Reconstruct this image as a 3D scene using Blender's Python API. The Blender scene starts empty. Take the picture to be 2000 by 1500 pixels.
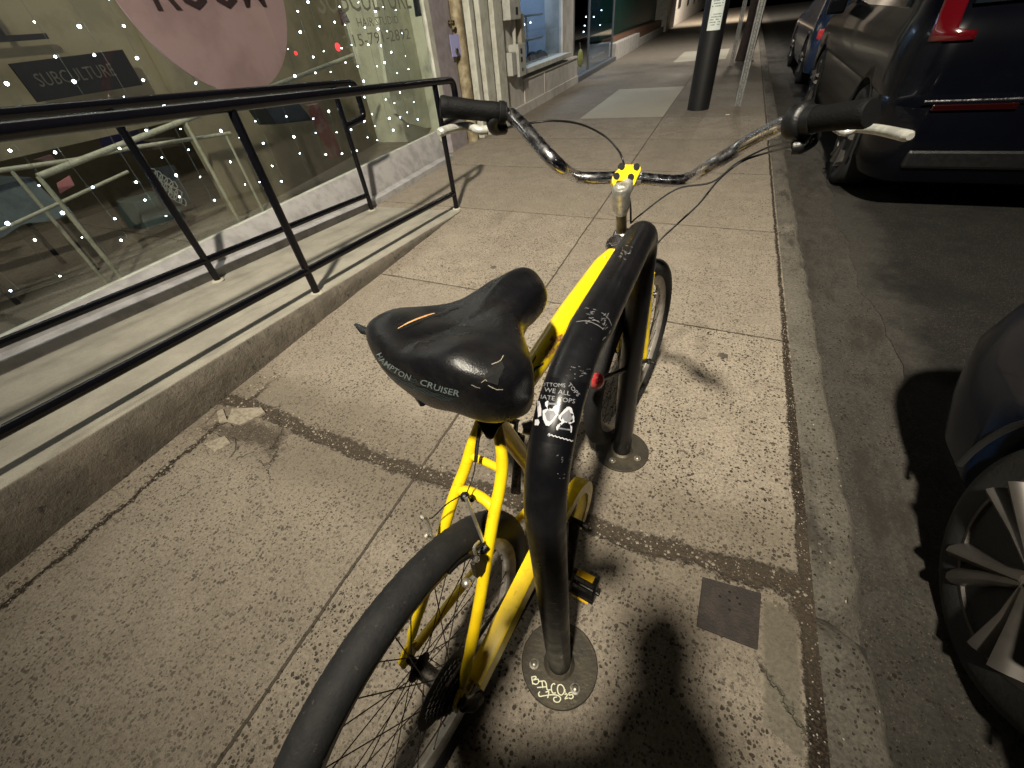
import bpy, math, random
from mathutils import Vector, Matrix
from mathutils.bvhtree import BVHTree
R = math.radians
random.seed(7)
S = bpy.context.scene
COL = S.collection

# ---------------------------------------------------------------- camera
H = 1.26                                   # eye height above the pavement
F = 784.0                                  # focal length in pixels of a 2000 px wide picture
_dn = Vector((105, 860, F)).normalized()   # down, in camera axes (x right, y down, z forward)
_fw = Vector((474, -772, F)); _fw = (_fw - _dn * _fw.dot(_dn)).normalized()
_rt = _fw.cross(-_dn)
CAMP = Vector((0, 0, H))
cd = bpy.data.cameras.new("camera"); cam = bpy.data.objects.new("camera", cd); COL.objects.link(cam)
cd.sensor_width = 36; cd.lens = F / 2000 * 36; cd.clip_start = 0.01; cd.clip_end = 400
def _w(c): return Vector((_rt.dot(c), _fw.dot(c), -_dn.dot(c)))
_X = _w(Vector((1, 0, 0))); _Y = _w(Vector((0, -1, 0))); _Z = _w(Vector((0, 0, -1)))
m = Matrix((( _X.x, _Y.x, _Z.x, 0), (_X.y, _Y.y, _Z.y, 0), (_X.z, _Y.z, _Z.z, H), (0, 0, 0, 1)))
cam.matrix_world = m
S.camera = cam

# ---------------------------------------------------------------- world, lamps, exposure
w = bpy.data.worlds.new("World"); S.world = w; w.use_nodes = True
nt = w.node_tree; bg = nt.nodes["Background"]
sky = nt.nodes.new("ShaderNodeTexSky"); sky.sky_type = 'NISHITA'; sky.sun_disc = False
sky.sun_elevation = R(-4); sky.sun_rotation = R(200)
nt.links.new(sky.outputs[0], bg.inputs[0]); bg.inputs[1].default_value = 0.05
S.view_settings.view_transform = 'Standard'; S.view_settings.look = 'None'
S.view_settings.exposure = 0.0; S.view_settings.gamma = 1.0

def lamp(name, kind, loc, power, col, size=0.1, aim=None, cone=None, blend=1.0):
    l = bpy.data.lights.new(name, kind); l.energy = power; l.color = col
    if kind in ('POINT', 'SPOT'): l.shadow_soft_size = size
    if kind == 'SPOT': l.spot_size = R(cone); l.spot_blend = blend
    if kind == 'AREA':
        if isinstance(size, tuple): l.shape = 'RECTANGLE'; l.size, l.size_y = size
        else: l.size = size
    o = bpy.data.objects.new(name, l); COL.objects.link(o); o.location = loc
    if aim is not None and kind != 'AREA': o.rotation_euler = (Vector(aim) - Vector(loc)).to_track_quat('-Z', 'Y').to_euler()
    return o
# street light over the pavement behind the photographer: it throws every hard shadow in the photo
lamp("street_light_near", 'SPOT', (0.08, -2.0, 5.5), 4550, (1.0, 0.915, 0.745), 0.16, (-1.4, 4.9, 0), 79, 1.0)
# next street light down the block, lamp across the road
lamp("street_light_far", 'SPOT', (0.0, 15.5, 6.5), 2500, (1.0, 0.95, 0.86), 0.15, (-1.6, 15.0, 0), 140, 1.0)
lamp("street_light_block_end", 'SPOT', (-.5, 32.0, 6.5), 11000, (1.0, 0.88, 0.72), 0.15, (-1.0, 42.0, 0), 140, 1.0)
lamp("street_light_across", 'POINT', (9.5, -4.0, 7.0), 120, (0.80, 0.88, 1.0), 0.12)
lamp("shop_ceiling_lamp", 'AREA', (-5.6, 1.6, 3.1), 20, (1.0, 0.97, 0.84), (1.6, 5.0), (-5.6, 1.6, 0))
lamp("shop_window_fill", 'AREA', (-3.72, 2.6, 3.1), 46, (1.0, 0.98, 0.90), (.5, 5.0), (-3.9, 2.6, 0))  # added unseen fill light that brightens the partition and the window front
lamp("salon_lamp", 'AREA', (-4.6, 10.6, 2.9), 240, (0.70, 0.82, 1.0), (2.0, 4.5), (-3.6, 10.6, 0))

# ---------------------------------------------------------------- helpers: picture point -> place
def ray(u, v): return _w(Vector((u - 1000, v - 750, F)))
def hit(u, v, p, n):
    r = ray(u, v); return CAMP + r * ((Vector(p) - CAMP).dot(n) / r.dot(n))
def gz(u, v, z=0.0): return hit(u, v, (0, 0, z), Vector((0, 0, 1)))
def gy(u, v, y): return hit(u, v, (0, y, 0), Vector((0, 1, 0)))
_th = math.atan(0.03)                      # the building line runs 1.7 degrees off the kerb line
BA = Vector((math.cos(_th), math.sin(_th), 0)); BB = Vector((-math.sin(_th), math.cos(_th), 0))
def BL(a, b, z): return BA * a + BB * b + Vector((0, 0, z))
def ga(u, v, a): return hit(u, v, BA * a, BA)
_a8 = R(8); _l1 = R(-1)
BF = Vector((math.sin(_a8), math.cos(_a8), 0))
BU = Vector((math.sin(_l1) * math.cos(_a8), -math.sin(_l1) * math.sin(_a8), math.cos(_l1)))
BN = BF.cross(BU); BP = Vector((-0.288, 0.08, 0))
def BK(u, v, w_): return BP + BF * u + BN * v + BU * w_
def gb(u, v, lat=0.0): return hit(u, v, BP + BN * lat, BN)
def gd(u, v, depth):                       # at a given distance along the optical axis
    return CAMP + ray(u, v) * (depth / F)

# ---------------------------------------------------------------- helpers: objects
def tag(o, label=None, cat=None, group=None, kind=None):
    if label: o["label"] = label
    if cat: o["category"] = cat
    if group: o["group"] = group
    if kind: o["kind"] = kind
    return o
def thing(name, loc, label, cat, group=None):
    o = bpy.data.objects.new(name, None); COL.objects.link(o); o.location = loc; o.empty_display_size = 0.1
    return tag(o, label, cat, group)
class MB:
    def __init__(s): s.v = []; s.f = []
    def add(s, vs, fs):
        n = len(s.v); s.v += [Vector(p) for p in vs]; s.f += [tuple(i + n for i in f) for f in fs]; return s
    def box(s, c, d, M=None):
        c = Vector(c); x, y, z = [k / 2 for k in d]
        P = [Vector((i * x, j * y, k * z)) for k in (-1, 1) for j in (-1, 1) for i in (-1, 1)]
        if M is not None: P = [M @ p for p in P]
        return s.add([c + p for p in P], [(0, 2, 3, 1), (4, 5, 7, 6), (0, 1, 5, 4), (2, 6, 7, 3), (0, 4, 6, 2), (1, 3, 7, 5)])
    def bbox(s, a0, a1, b0, b1, z0, z1):   # box in building coordinates
        P = [BL(a, b, z) for z in (z0, z1) for b in (b0, b1) for a in (a0, a1)]
        return s.add(P, [(0, 2, 3, 1), (4, 5, 7, 6), (0, 1, 5, 4), (2, 6, 7, 3), (0, 4, 6, 2), (1, 3, 7, 5)])
    def prism(s, pts, ext):                # polygon extruded along a vector
        n = len(pts); e = Vector(ext); P = [Vector(p) for p in pts]
        fs = [tuple(range(n))[::-1], tuple(range(n, 2 * n))] + [(i, (i + 1) % n, (i + 1) % n + n, i + n) for i in range(n)]
        return s.add(P + [p + e for p in P], fs)
    def tube(s, pts, r, seg=12, closed=False, cap=True, flat=None):
        P = [Vector(p) for p in pts]; n = len(P)
        rs = r if isinstance(r, (list, tuple)) else [r] * n
        T = []
        for i in range(n):
            a = P[(i - 1) % n] if (i > 0 or closed) else P[i]
            b = P[(i + 1) % n] if (i < n - 1 or closed) else P[i]
            t = (b - a); T.append(t.normalized() if t.length > 1e-9 else Vector((0, 0, 1)))
        up = Vector((0, 0, 1)) if abs(T[0].z) < .9 else Vector((1, 0, 0))
        N = T[0].cross(up).normalized(); vs = []; 
        for i in range(n):
            if i:
                ax = T[i - 1].cross(T[i])
                if ax.length > 1e-9: N = Matrix.Rotation(T[i - 1].angle(T[i]), 3, ax.normalized()) @ N
                N = (N - T[i] * N.dot(T[i])).normalized()
            B = T[i].cross(N)
            for k in range(seg):
                a = 2 * math.pi * k / seg
                vs.append(P[i] + (N * math.cos(a) + B * math.sin(a) * (flat or 1)) * rs[i])
        fs = []; m_ = n if closed else n - 1
        for i in range(m_):
            j = (i + 1) % n
            for k in range(seg):
                l = (k + 1) % seg; fs.append((i * seg + k, i * seg + l, j * seg + l, j * seg + k))
        if cap and not closed:
            fs.append(tuple(range(seg))[::-1]); fs.append(tuple((n - 1) * seg + k for k in range(seg)))
        return s.add(vs, fs)
    def lathe(s, c, axis, prof, seg=32, closed=False):   # prof: (radius, along axis)
        c = Vector(c); A = Vector(axis).normalized()
        N = A.cross(Vector((0, 0, 1)) if abs(A.z) < .9 else Vector((1, 0, 0))).normalized(); B = A.cross(N)
        vs = []; n = len(prof)
        for k in range(seg):
            a = 2 * math.pi * k / seg; d = N * math.cos(a) + B * math.sin(a)
            for (r_, h) in prof: vs.append(c + d * r_ + A * h)
        fs = []
        for k in range(seg):
            l = (k + 1) % seg
            for i in range(n if closed else n - 1):
                j = (i + 1) % n; fs.append((k * n + i, k * n + j, l * n + j, l * n + i))
        if not closed:
            if prof[0][0] > 1e-6: fs.append(tuple(k * n for k in range(seg))[::-1])
            if prof[-1][0] > 1e-6: fs.append(tuple(k * n + n - 1 for k in range(seg)))
        return s.add(vs, fs)
    def sphere(s, c, r, seg=12, ring=8, sc=(1, 1, 1)):
        c = Vector(c); vs = []; fs = []
        for i in range(ring + 1):
            t = math.pi * i / ring
            for k in range(seg):
                a = 2 * math.pi * k / seg
                vs.append(c + Vector((r * sc[0] * math.sin(t) * math.cos(a), r * sc[1] * math.sin(t) * math.sin(a), r * sc[2] * math.cos(t))))
        for i in range(ring):
            for k in range(seg):
                l = (k + 1) % seg; fs.append((i * seg + k, (i + 1) * seg + k, (i + 1) * seg + l, i * seg + l))
        return s.add(vs, fs)
    def build(s, name, mt, parent=None, smooth=True, bevel=0, sub=0, ang=38, fix=True):
        me = bpy.data.meshes.new(name)
        o = bpy.data.objects.new(name, me); COL.objects.link(o)
        off = Vector((0, 0, 0))
        if parent is not None:
            off = Vector(parent.location) if parent.parent is None else Vector(parent.parent.location)
            o.parent = parent
        vs = [p - off for p in s.v]
        me.from_pydata(vs, [], s.f); me.validate()
        if fix:
            import bmesh
            bm = bmesh.new(); bm.from_mesh(me); bmesh.ops.remove_doubles(bm, verts=bm.verts, dist=1e-5)
            bmesh.ops.recalc_face_normals(bm, faces=bm.faces); bm.to_mesh(me); bm.free()
        me.materials.append(mt)
        if smooth:
            me.polygons.foreach_set("use_smooth", [True] * len(me.polygons))
            try: me.set_sharp_from_angle(angle=R(ang))
            except Exception: pass
        if bevel:
            b = o.modifiers.new("bevel", 'BEVEL'); b.width = bevel; b.segments = 2; b.limit_method = 'ANGLE'; b.angle_limit = R(30)
        if sub:
            b = o.modifiers.new("sub", 'SUBSURF'); b.levels = sub; b.render_levels = sub
        me.update()
        return o
def cr(pts, n=8, closed=False):            # Catmull-Rom through points
    P = [Vector(p) for p in pts]; out = []; L = len(P)
    for i in range(L if closed else L - 1):
        a = P[(i - 1) % L] if (i > 0 or closed) else P[0] * 2 - P[1]
        b = P[i]; c = P[(i + 1) % L]
        d = P[(i + 2) % L] if (i + 2 < L or closed) else P[-1] * 2 - P[-2]
        for k in range(n):
            t = k / n
            out.append(0.5 * ((2 * b) + (c - a) * t + (2 * a - 5 * b + 4 * c - d) * t * t + (3 * b - a - 3 * c + d) * t ** 3))
    if not closed: out.append(P[-1])
    return out
def arc(p0, p1, p2, rad, n=8):             # polyline p0-p1-p2 with a rounded corner at p1
    p0, p1, p2 = Vector(p0), Vector(p1), Vector(p2)
    a = p1 + (p0 - p1).normalized() * rad; b = p1 + (p2 - p1).normalized() * rad
    return [a * (1 - t) ** 2 + p1 * 2 * t * (1 - t) + b * t * t for t in [k / n for k in range(n + 1)]]
def copy_tree(o, loc):
    r = o.copy(); COL.objects.link(r); r.location = loc
    for ch in [c for c in o.children]:
        c = ch.copy(); COL.objects.link(c); c.parent = r
        for g in ch.children:
            d = g.copy(); COL.objects.link(d); d.parent = c
    return r

# ---------------------------------------------------------------- helpers: materials
class E:                                    # tiny shader-maths wrapper
    nt = None
    def __init__(s, k): s.k = k
    @staticmethod
    def m(op, *a, clamp=False):
        n = E.nt.nodes.new("ShaderNodeMath"); n.operation = op; n.use_clamp = clamp
        for i, x in enumerate(a):
            if isinstance(x, E): E.nt.links.new(x.k, n.inputs[i])
            else: n.inputs[i].default_value = x
        return E(n.outputs[0])
    def __add__(s, o): return E.m('ADD', s, o)
    __radd__ = __add__
    def __sub__(s, o): return E.m('SUBTRACT', s, o)
    def __rsub__(s, o): return E.m('SUBTRACT', o, s)
    def __mul__(s, o): return E.m('MULTIPLY', s, o)
    __rmul__ = __mul__
    def abs(s): return E.m('ABSOLUTE', s)
    def ss(s, a, b):                        # smoothstep from a to b
        n = E.nt.nodes.new("ShaderNodeMapRange"); n.interpolation_type = 'SMOOTHSTEP'
        E.nt.links.new(s.k, n.inputs[0]); n.inputs[1].default_value = a; n.inputs[2].default_value = b
        return E(n.outputs[0])
    def max(s, o): return E.m('MAXIMUM', s, o)
    def min(s, o): return E.m('MINIMUM', s, o)
def newmat(name):
    mt = bpy.data.materials.new(name); mt.use_nodes = True; E.nt = mt.node_tree
    return mt, mt.node_tree.nodes["Principled BSDF"]
def coords(scale=None, obj=False):
    n = E.nt.nodes.new("ShaderNodeTexCoord" if obj else "ShaderNodeNewGeometry"); o = n.outputs["Object" if obj else "Position"]
    if scale is not None:
        mp = E.nt.nodes.new("ShaderNodeMapping"); mp.inputs["Scale"].default_value = scale
        E.nt.links.new(o, mp.inputs["Vector"]); o = mp.outputs[0]
    return o
def noise(scale, detail=4, rough=.6, vec=None, dist=0.0):
    n = E.nt.nodes.new("ShaderNodeTexNoise"); n.inputs["Scale"].default_value = scale
    n.inputs["Detail"].default_value = detail; n.inputs["Roughness"].default_value = rough; n.inputs["Distortion"].default_value = dist
    E.nt.links.new(vec if vec is not None else coords(), n.inputs["Vector"]); return E(n.outputs[0])
def voro(scale, vec=None, feat='F1', rnd=1.0):
    n = E.nt.nodes.new("ShaderNodeTexVoronoi"); n.feature = feat; n.inputs["Scale"].default_value = scale
    n.inputs["Randomness"].default_value = rnd
    E.nt.links.new(vec if vec is not None else coords(), n.inputs["Vector"])
    c = None
    if feat == 'F1':
        sp = E.nt.nodes.new("ShaderNodeSeparateColor"); E.nt.links.new(n.outputs["Color"], sp.inputs[0]); c = [E(x) for x in sp.outputs]
    return E(n.outputs["Distance"]), c
def mix(f, a, b):
    n = E.nt.nodes.new("ShaderNodeMix"); n.data_type = 'RGBA'
    for i, x in ((0, f), (6, a), (7, b)):
        if isinstance(x, E): E.nt.links.new(x.k, n.inputs[i])
        elif i == 0: n.inputs[0].default_value = x
        else: n.inputs[i].default_value = (*x, 1)
    return E(n.outputs[2])
def put(x, sock):
    if isinstance(x, E): E.nt.links.new(x.k, sock)
    elif isinstance(x, tuple): sock.default_value = (*x, 1)
    else: sock.default_value = x
def bump(h, strength, dist, b):
    n = E.nt.nodes.new("ShaderNodeBump"); n.inputs["Strength"].default_value = strength; n.inputs["Distance"].default_value = dist
    put(h, n.inputs["Height"]); E.nt.links.new(n.outputs[0], b.inputs["Normal"])
def mat(name, col, rough=.5, metal=0.0, col2=None, ns=20.0, lo=.4, hi=.65, rv=0.0, bs=0.0, bscale=60.0, coat=0.0, spec=.5, emit=0.0, ecol=None, alpha=None):
    mt, b = newmat(name)
    if col2 is not None:
        put(mix(noise(ns, 5).ss(lo, hi), col, col2), b.inputs["Base Color"])
    else: put(col, b.inputs["Base Color"])
    b.inputs["Metallic"].default_value = metal
    if rv: put(noise(ns * 1.7, 4).ss(.3, .7) * rv + (rough - rv / 2), b.inputs["Roughness"])
    else: b.inputs["Roughness"].default_value = rough
    b.inputs["Coat Weight"].default_value = coat; b.inputs["Coat Roughness"].default_value = .08
    b.inputs["Specular IOR Level"].default_value = spec
    if bs: bump(noise(bscale, 5), bs, .004, b)
    if emit:
        b.inputs["Emission Strength"].default_value = emit; put(ecol or col, b.inputs["Emission Color"])
    return mt
def glassmat(name, tint=(.9, .95, .93), refl=1.0, rough=0.0):
    mt = bpy.data.materials.new(name); mt.use_nodes = True; n = mt.node_tree; n.nodes.clear()
    o = n.nodes.new("ShaderNodeOutputMaterial"); t = n.nodes.new("ShaderNodeBsdfTransparent"); g = n.nodes.new("ShaderNodeBsdfGlossy")
    ge = n.nodes.new("ShaderNodeNewGeometry"); dt = n.nodes.new("ShaderNodeVectorMath"); dt.operation = 'DOT_PRODUCT'
    n.links.new(ge.outputs["Normal"], dt.inputs[0]); n.links.new(ge.outputs["Incoming"], dt.inputs[1])
    def mth(op, a_, b_, c_=None):
        q = n.nodes.new("ShaderNodeMath"); q.operation = op
        for i, v_ in enumerate((a_, b_, c_)):
            if v_ is None: continue
            if isinstance(v_, (int, float)): q.inputs[i].default_value = v_
            else: n.links.new(v_, q.inputs[i])
        return q.outputs[0]
    cosv = mth('ABSOLUTE', dt.outputs["Value"], 0); one = mth('SUBTRACT', 1.0, cosv); p5 = mth('POWER', one, 5.0)
    fr_ = mth('MULTIPLY_ADD', p5, .75 * refl, .045 * refl)
    x = n.nodes.new("ShaderNodeMixShader"); t.inputs[0].default_value = (*tint, 1); g.inputs["Roughness"].default_value = rough
    n.links.new(fr_, x.inputs[0]); n.links.new(t.outputs[0], x.inputs[1]); n.links.new(g.outputs[0], x.inputs[2]); n.links.new(x.outputs[0], o.inputs[0])
    return mt

ORD = ('first', 'second', 'third', 'fourth', 'fifth', 'sixth', 'seventh', 'eighth', 'ninth', 'tenth', 'eleventh', 'twelfth', 'thirteenth', 'fourteenth', 'fifteenth', 'sixteenth', 'seventeenth', 'eighteenth', 'nineteenth', 'twentieth', 'twenty-first', 'twenty-second', 'twenty-third', 'twenty-fourth', 'twenty-fifth', 'twenty-sixth')

# ================================================================ THE SETTING
def ground_mat(name, base, base2, peb=(.017, .013, .009), dens=.5, joints=True, smoothpatch=True, cs=1.0, pale=True):
    mt, b = newmat(name)
    P = coords()
    sp = E.nt.nodes.new("ShaderNodeSeparateXYZ"); E.nt.links.new(P, sp.inputs[0])
    X, Y = E(sp.outputs[0]), E(sp.outputs[1])
    big = noise(1.3, 3); mid = noise(6.5, 4); fine = noise(90, 5, .7); fin2 = noise(330, 3, .7)
    wn = noise(14, 3); 
    c = mix(mid.ss(.3, .7), base, base2)
    c = mix(big.ss(.42, .70) * .40, c, tuple(k * .62 for k in base)); c = mix(noise(2.7, 6, .75).ss(.54, .70) * .55, c, tuple(k * .42 for k in base)); c = mix(noise(170, 3, .8).ss(.40, .68) * .35, c, tuple(k * .55 for k in base))
    c = mix(fine.ss(.35, .75) * .42, c, tuple(min(1, k * 1.5) for k in base))
    c = mix(fine.ss(.56, .36) * .42, c, tuple(k * .50 for k in base))
    c = mix(fin2.ss(.60, .72) * .5, c, tuple(k * .45 for k in base)); h = fine * .5 + mid * .3
    # exposed aggregate: dark pebbles of many sizes, a few pale ones
    nv = E.nt.nodes.new("ShaderNodeTexNoise"); nv.inputs["Scale"].default_value = 40; E.nt.links.new(P, nv.inputs["Vector"])
    ad = E.nt.nodes.new("ShaderNodeMix"); ad.data_type = 'VECTOR'; ad.inputs[0].default_value = .012
    E.nt.links.new(P, ad.inputs[4]); E.nt.links.new(nv.outputs["Color"], ad.inputs[5]); WP = ad.outputs[1]
    worn = (big.ss(.25, .50) * .7 + .3) * (noise(3.1, 3).ss(.30, .55) * .75 + .25)
    for sc, th, amt, pc in ((78 * cs, .47, dens * 1.15, peb), (118 * cs, .48, dens * 1.35, tuple(k * 1.0 for k in peb)), (44 * cs, .26, dens * .22, tuple(k * .6 for k in peb))):
        d, cc = voro(sc, WP)
        size = cc[1] * th
        pm = E.m('GREATER_THAN', cc[0], 1 - dens * amt / dens) if False else cc[0].ss(1 - amt - .02, 1 - amt + .02)
        msk = (size - d).ss(-.015, .03) * pm * worn
        c = mix(msk * .96, c, mix(cc[2], pc, tuple(k * (2.6 if pale else 1.2) for k in pc)))
        h = h - msk * .5
    d, cc = voro(210 * cs, WP); c = mix((cc[1] * .55 - d).ss(-.04, .05) * cc[0].ss(.58, .62) * .75, c, mix(cc[2], (.05, .04, .03), (.14, .115, .085)))
    d, cc = voro(80 * cs, WP)
    msk = (cc[1] * .34 - d).ss(-.02, .04) * cc[2].ss(.86, .9)
    if pale: c = mix(msk * .7, c, (.62, .57, .47))
    # flattened gum and tar spots
    d, cc = voro(3.4)
    msk = ((cc[1] * .020 + .007) * 3.4 - d + (wn - .5) * .03).ss(-.004, .006) * cc[0].ss(.52, .56)
    c = mix(msk * .8, c, (.05, .045, .042))
    rough = .86
    if joints:
        jx = noise(9, 4, .7) - .5; jf = noise(60, 4, .7) - .5
        ys = Y + (X + .8) * .04
        si = E.m('FLOOR', (ys - .65) * .761) * 12.9898 + E.m('FLOOR', (X + .80) * .5) * 78.233
        sv = E.m('FRACT', E.m('SINE', si) * 437.58)
        c = mix(sv * .40, c, tuple(k * .62 for k in base)); c = mix(noise(520, 2, .6).ss(.56, .66) * .55, c, (.05, .042, .034)); c = mix(noise(610, 2, .6).ss(.60, .70) * .22, c, (.50, .45, .37))
        # regular slab joints across
        fr = E.m('PINGPONG', ys - .65, .657)
        lx = (X + .80 + Y * .004 + jx * .012).abs()
        near = Y.ss(1.2, 1.0)
        j1 = (lx - (.0035 + jf * .008)).ss(.003, -.001)
        j2 = (fr + jx * .010 - .003 + jf * .010).ss(.0035, -.001) * Y.ss(.9, 1.0)
        # broken, dirt-filled joint beside the bicycle and along the walls
        wide = noise(3.7, 4, .7)
        yb = (Y - .655 + (noise(2.3, 3) - .5) * .12 - (X + .7).abs() * .028).abs()
        j3 = (yb - wide * .085 + .012 + jf * .07).ss(.010, -.010) * Y.ss(2, 1.4)
        j4 = ((X - .485 + jx * .03).abs() - .008 - Y.ss(2.8, .7) * .010 - Y.ss(.9, .3) * .008 + jf * .026).ss(.004, -.004)
        j5 = ((X + 1.83 + jx * .10 + Y * .02).abs() - .010 + jf * .06).ss(.008, -.006) * Y.ss(.95, .75)
        j6 = ((X + 1.60 + jx * .3 + (Y - .7) * .9).abs() - .004 + jf * .03).ss(.004, -.003) * Y.ss(.8, .7) * X.ss(-1.9, -1.86) * X.ss(-1.3, -1.4)
        j7 = ((X - .36 - (Y - .48) * -.75 + jx * .10).abs() - .004 + jf * .035).ss(.005, -.004) * Y.ss(.50, .46) * X.ss(.34, .38)
        j8 = ((X + 1.66).abs() - .20 + (noise(6, 4, .7) - .5) * .5).ss(.05, -.05) * ((Y - .575).abs() - .055 + (noise(8, 4, .7) - .5) * .16).ss(.02, -.02)
        j9 = (((X - .50) * (X - .50) + (Y - .645) * (Y - .645)) - .0035 + jf * .004).ss(.0012, -.0012)
        dirt = j3.max(j4).max(j5).max(j7).max(j8 * .8).max(j9)
        de, _ = voro(8.5, WP, 'DISTANCE_TO_EDGE')
        crk = (de - .012 + jf * .05).ss(.010, -.006) * X.ss(-1.3, -1.5) * ((Y - .53).abs() - .09 + jx * .15).ss(.03, -.03) * noise(5, 3).ss(.45, .55)
        line = j1.max(j2).max(j6).max(crk)
        dc = mix(noise(140, 3).ss(.45, .6), (.018, .014, .010), (.058, .040, .026))
        d, cc = voro(150, WP); dc = mix((.30 - d).ss(-.03, .03) * cc[0].ss(.80, .84), dc, (.42, .38, .32))
        c = mix(line * .82, c, (.045, .034, .024)); c = mix(dirt, c, dc)
        h = h - line * 2.2 - dirt * 1.8 + dirt * jf * 2.0
        # smoother mortar patch between the iron cover and the kerb
        mp = (X - .375).ss(-.008, .008) * (.452 - X + jx * .02).ss(-.006, .006) * (.62 - Y + jx * .03).ss(-.006, .006) * (Y - .33 + (X - .38) * .5 + jx * .06).ss(-.006, .006)
        c = mix(mp * .9, c, mix(fine.ss(.35, .7), (.145, .130, .10), (.20, .18, .14))); h = mix(mp, h, fine * .4) if False else h - mp * .2
        # grime that spreads from the broken joint
        gr = (yb - .16 - wide * .14).ss(.10, -.10) * Y.ss(1.6, 1.2)
        c = mix(gr * .45, c, (.085, .068, .050))
        # newer pale patches down the block and the smooth worn area in the near corner
        pm = (Y - 7.22).ss(0, .02) * (10.05 - Y).ss(0, .02) * (X + 2.10).ss(0, .02) * (-.83 - X).ss(0, .02)
        pm = pm.max((Y - 14.3).ss(0, .02) * (17.0 - Y).ss(0, .02) * (X + 1.6).ss(0, .02) * (0 - X).ss(.3, .32))
        c = mix(pm * .8, c, mix(fine.ss(.3, .7), (.34, .315, .25), (.42, .39, .31)))
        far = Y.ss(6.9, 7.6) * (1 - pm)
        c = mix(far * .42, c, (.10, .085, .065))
        nr = (noise(2.0, 3) + (X + 2.1) * .25 * -1 - (Y - .1) * .35).ss(.55, .85) * Y.ss(.9, .3)
        c = mix(nr * .75, c, mix(fine.ss(.3, .7), tuple(k * .55 for k in base), tuple(k * .8 for k in base)))
    if name == 'asphalt':
        ed = (X - 1.16 + (noise(2.2, 5, .75) - .5) * .55).ss(.10, -.12)
        c = mix(ed * .9, c, mix(fine.ss(.3, .7), (.034, .031, .027), (.060, .054, .047)))
        c = mix(noise(1.1, 4, .6).ss(.52, .66) * .7, c, (.007, .007, .007))
    if name in ('kerb_concrete', 'gutter_concrete'):
        c = mix(noise(4.5, 6, .75, coords((1, .35, 1))).ss(.50, .66) * .75, c, (.026, .022, .018))
    put(c, b.inputs["Base Color"]); b.inputs["Roughness"].default_value = rough; b.inputs["Specular IOR Level"].default_value = .3
    bump(h, .9, .0040, b)
    return mt
M = {}
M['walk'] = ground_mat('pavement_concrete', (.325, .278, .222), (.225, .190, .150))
M['kerb'] = ground_mat('kerb_concrete', (.135, .122, .101), (.082, .074, .062), dens=.28, joints=False)
M['gutter'] = ground_mat('gutter_concrete', (.060, .054, .047), (.034, .031, .027), dens=.2, joints=False, pale=False)
M['asphalt'] = ground_mat('asphalt', (.018, .017, .0155), (.010, .0097, .009), peb=(.012, .012, .012), dens=.55, joints=False, cs=1.3, pale=False)
M['ramp'] = mat('ramp_concrete', (.40, .37, .29), .8, col2=(.30, .275, .215), ns=5, bs=.5, bscale=120)
M['sill'] = mat('pale_sill_paint', (.36, .345, .345), .6, col2=(.26, .25, .25), ns=9, bs=.3)

def bumpy_side(name, mt, kind='structure'):
    pass
# pavement, kerb, gutter, road as stepped solids / sheets
mb = MB(); mb.add([(-9, -14, 0), (.5, -14, 0), (.5, 60, 0), (-9, 60, 0)], [(0, 1, 2, 3)])
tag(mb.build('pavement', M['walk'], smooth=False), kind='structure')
# kerb: long worn stones with a battered, chipped arris
random.seed(3)
ys = [-14, -6, -3, -1.5] + [i * .05 for i in range(-14, 130)] + [7, 9, 12, 16, 22, 30, 45, 60]
ys = sorted(set(ys)); vs = []; fs = []
joint_y = (.66, 3.28, 5.9)
for i, y in enumerate(ys):
    j = min(abs(y - q) for q in joint_y)
    dx = -.012 - .05 * max(0, 1 - j / .09) if j < .09 else 0
    dz = -.05 if j < .03 else 0
    ch = random.uniform(0, .014)
    vs += [(.5, y, .0 + dz), (.53, y, .002 + dz), (.615 + dx - ch, y, .001 + dz), (.640 + dx - ch * .6, y, -.022 - ch + dz), (.668, y, -.13)]
for i in range(len(ys) - 1):
    for k in range(4): fs.append((i * 5 + k, i * 5 + k + 1, i * 5 + k + 6, i * 5 + k + 5))
mb = MB(); mb.add(vs, fs); tag(mb.build('kerb', M['kerb'], smooth=True, ang=50), kind='structure')
mb = MB(); mb.add([(.60, -14, -.120), (1.14, -14, -.136), (1.14, 60, -.136), (.60, 60, -.120)], [(0, 1, 2, 3)])
tag(mb.build('gutter', M['gutter'], smooth=False), kind='structure')
# asphalt edge wanders
vs = []; fs = []; n = 0
for i, y in enumerate([-14, -4] + [k * .05 for k in range(-24, 150)] + [9, 14, 24, 60]):
    vs += [(.99 + .03 * math.sin(y * 1.3) + .018 * math.sin(y * 5.7 + 1) + .012 * math.sin(y * 13) + random.uniform(-.006, .006), y, -.1285), (12, y, -.06)]
    if i: fs.append((2 * i - 2, 2 * i - 1, 2 * i + 1, 2 * i))
mb = MB(); mb.add(vs, fs); tag(mb.build('road', M['asphalt'], smooth=False), kind='structure')
mb = MB(); mb.box((10.6, 20, -.03), (3.0, 80, .2)); tag(mb.build('far_pavement', M['kerb'], smooth=False), kind='structure')

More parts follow.
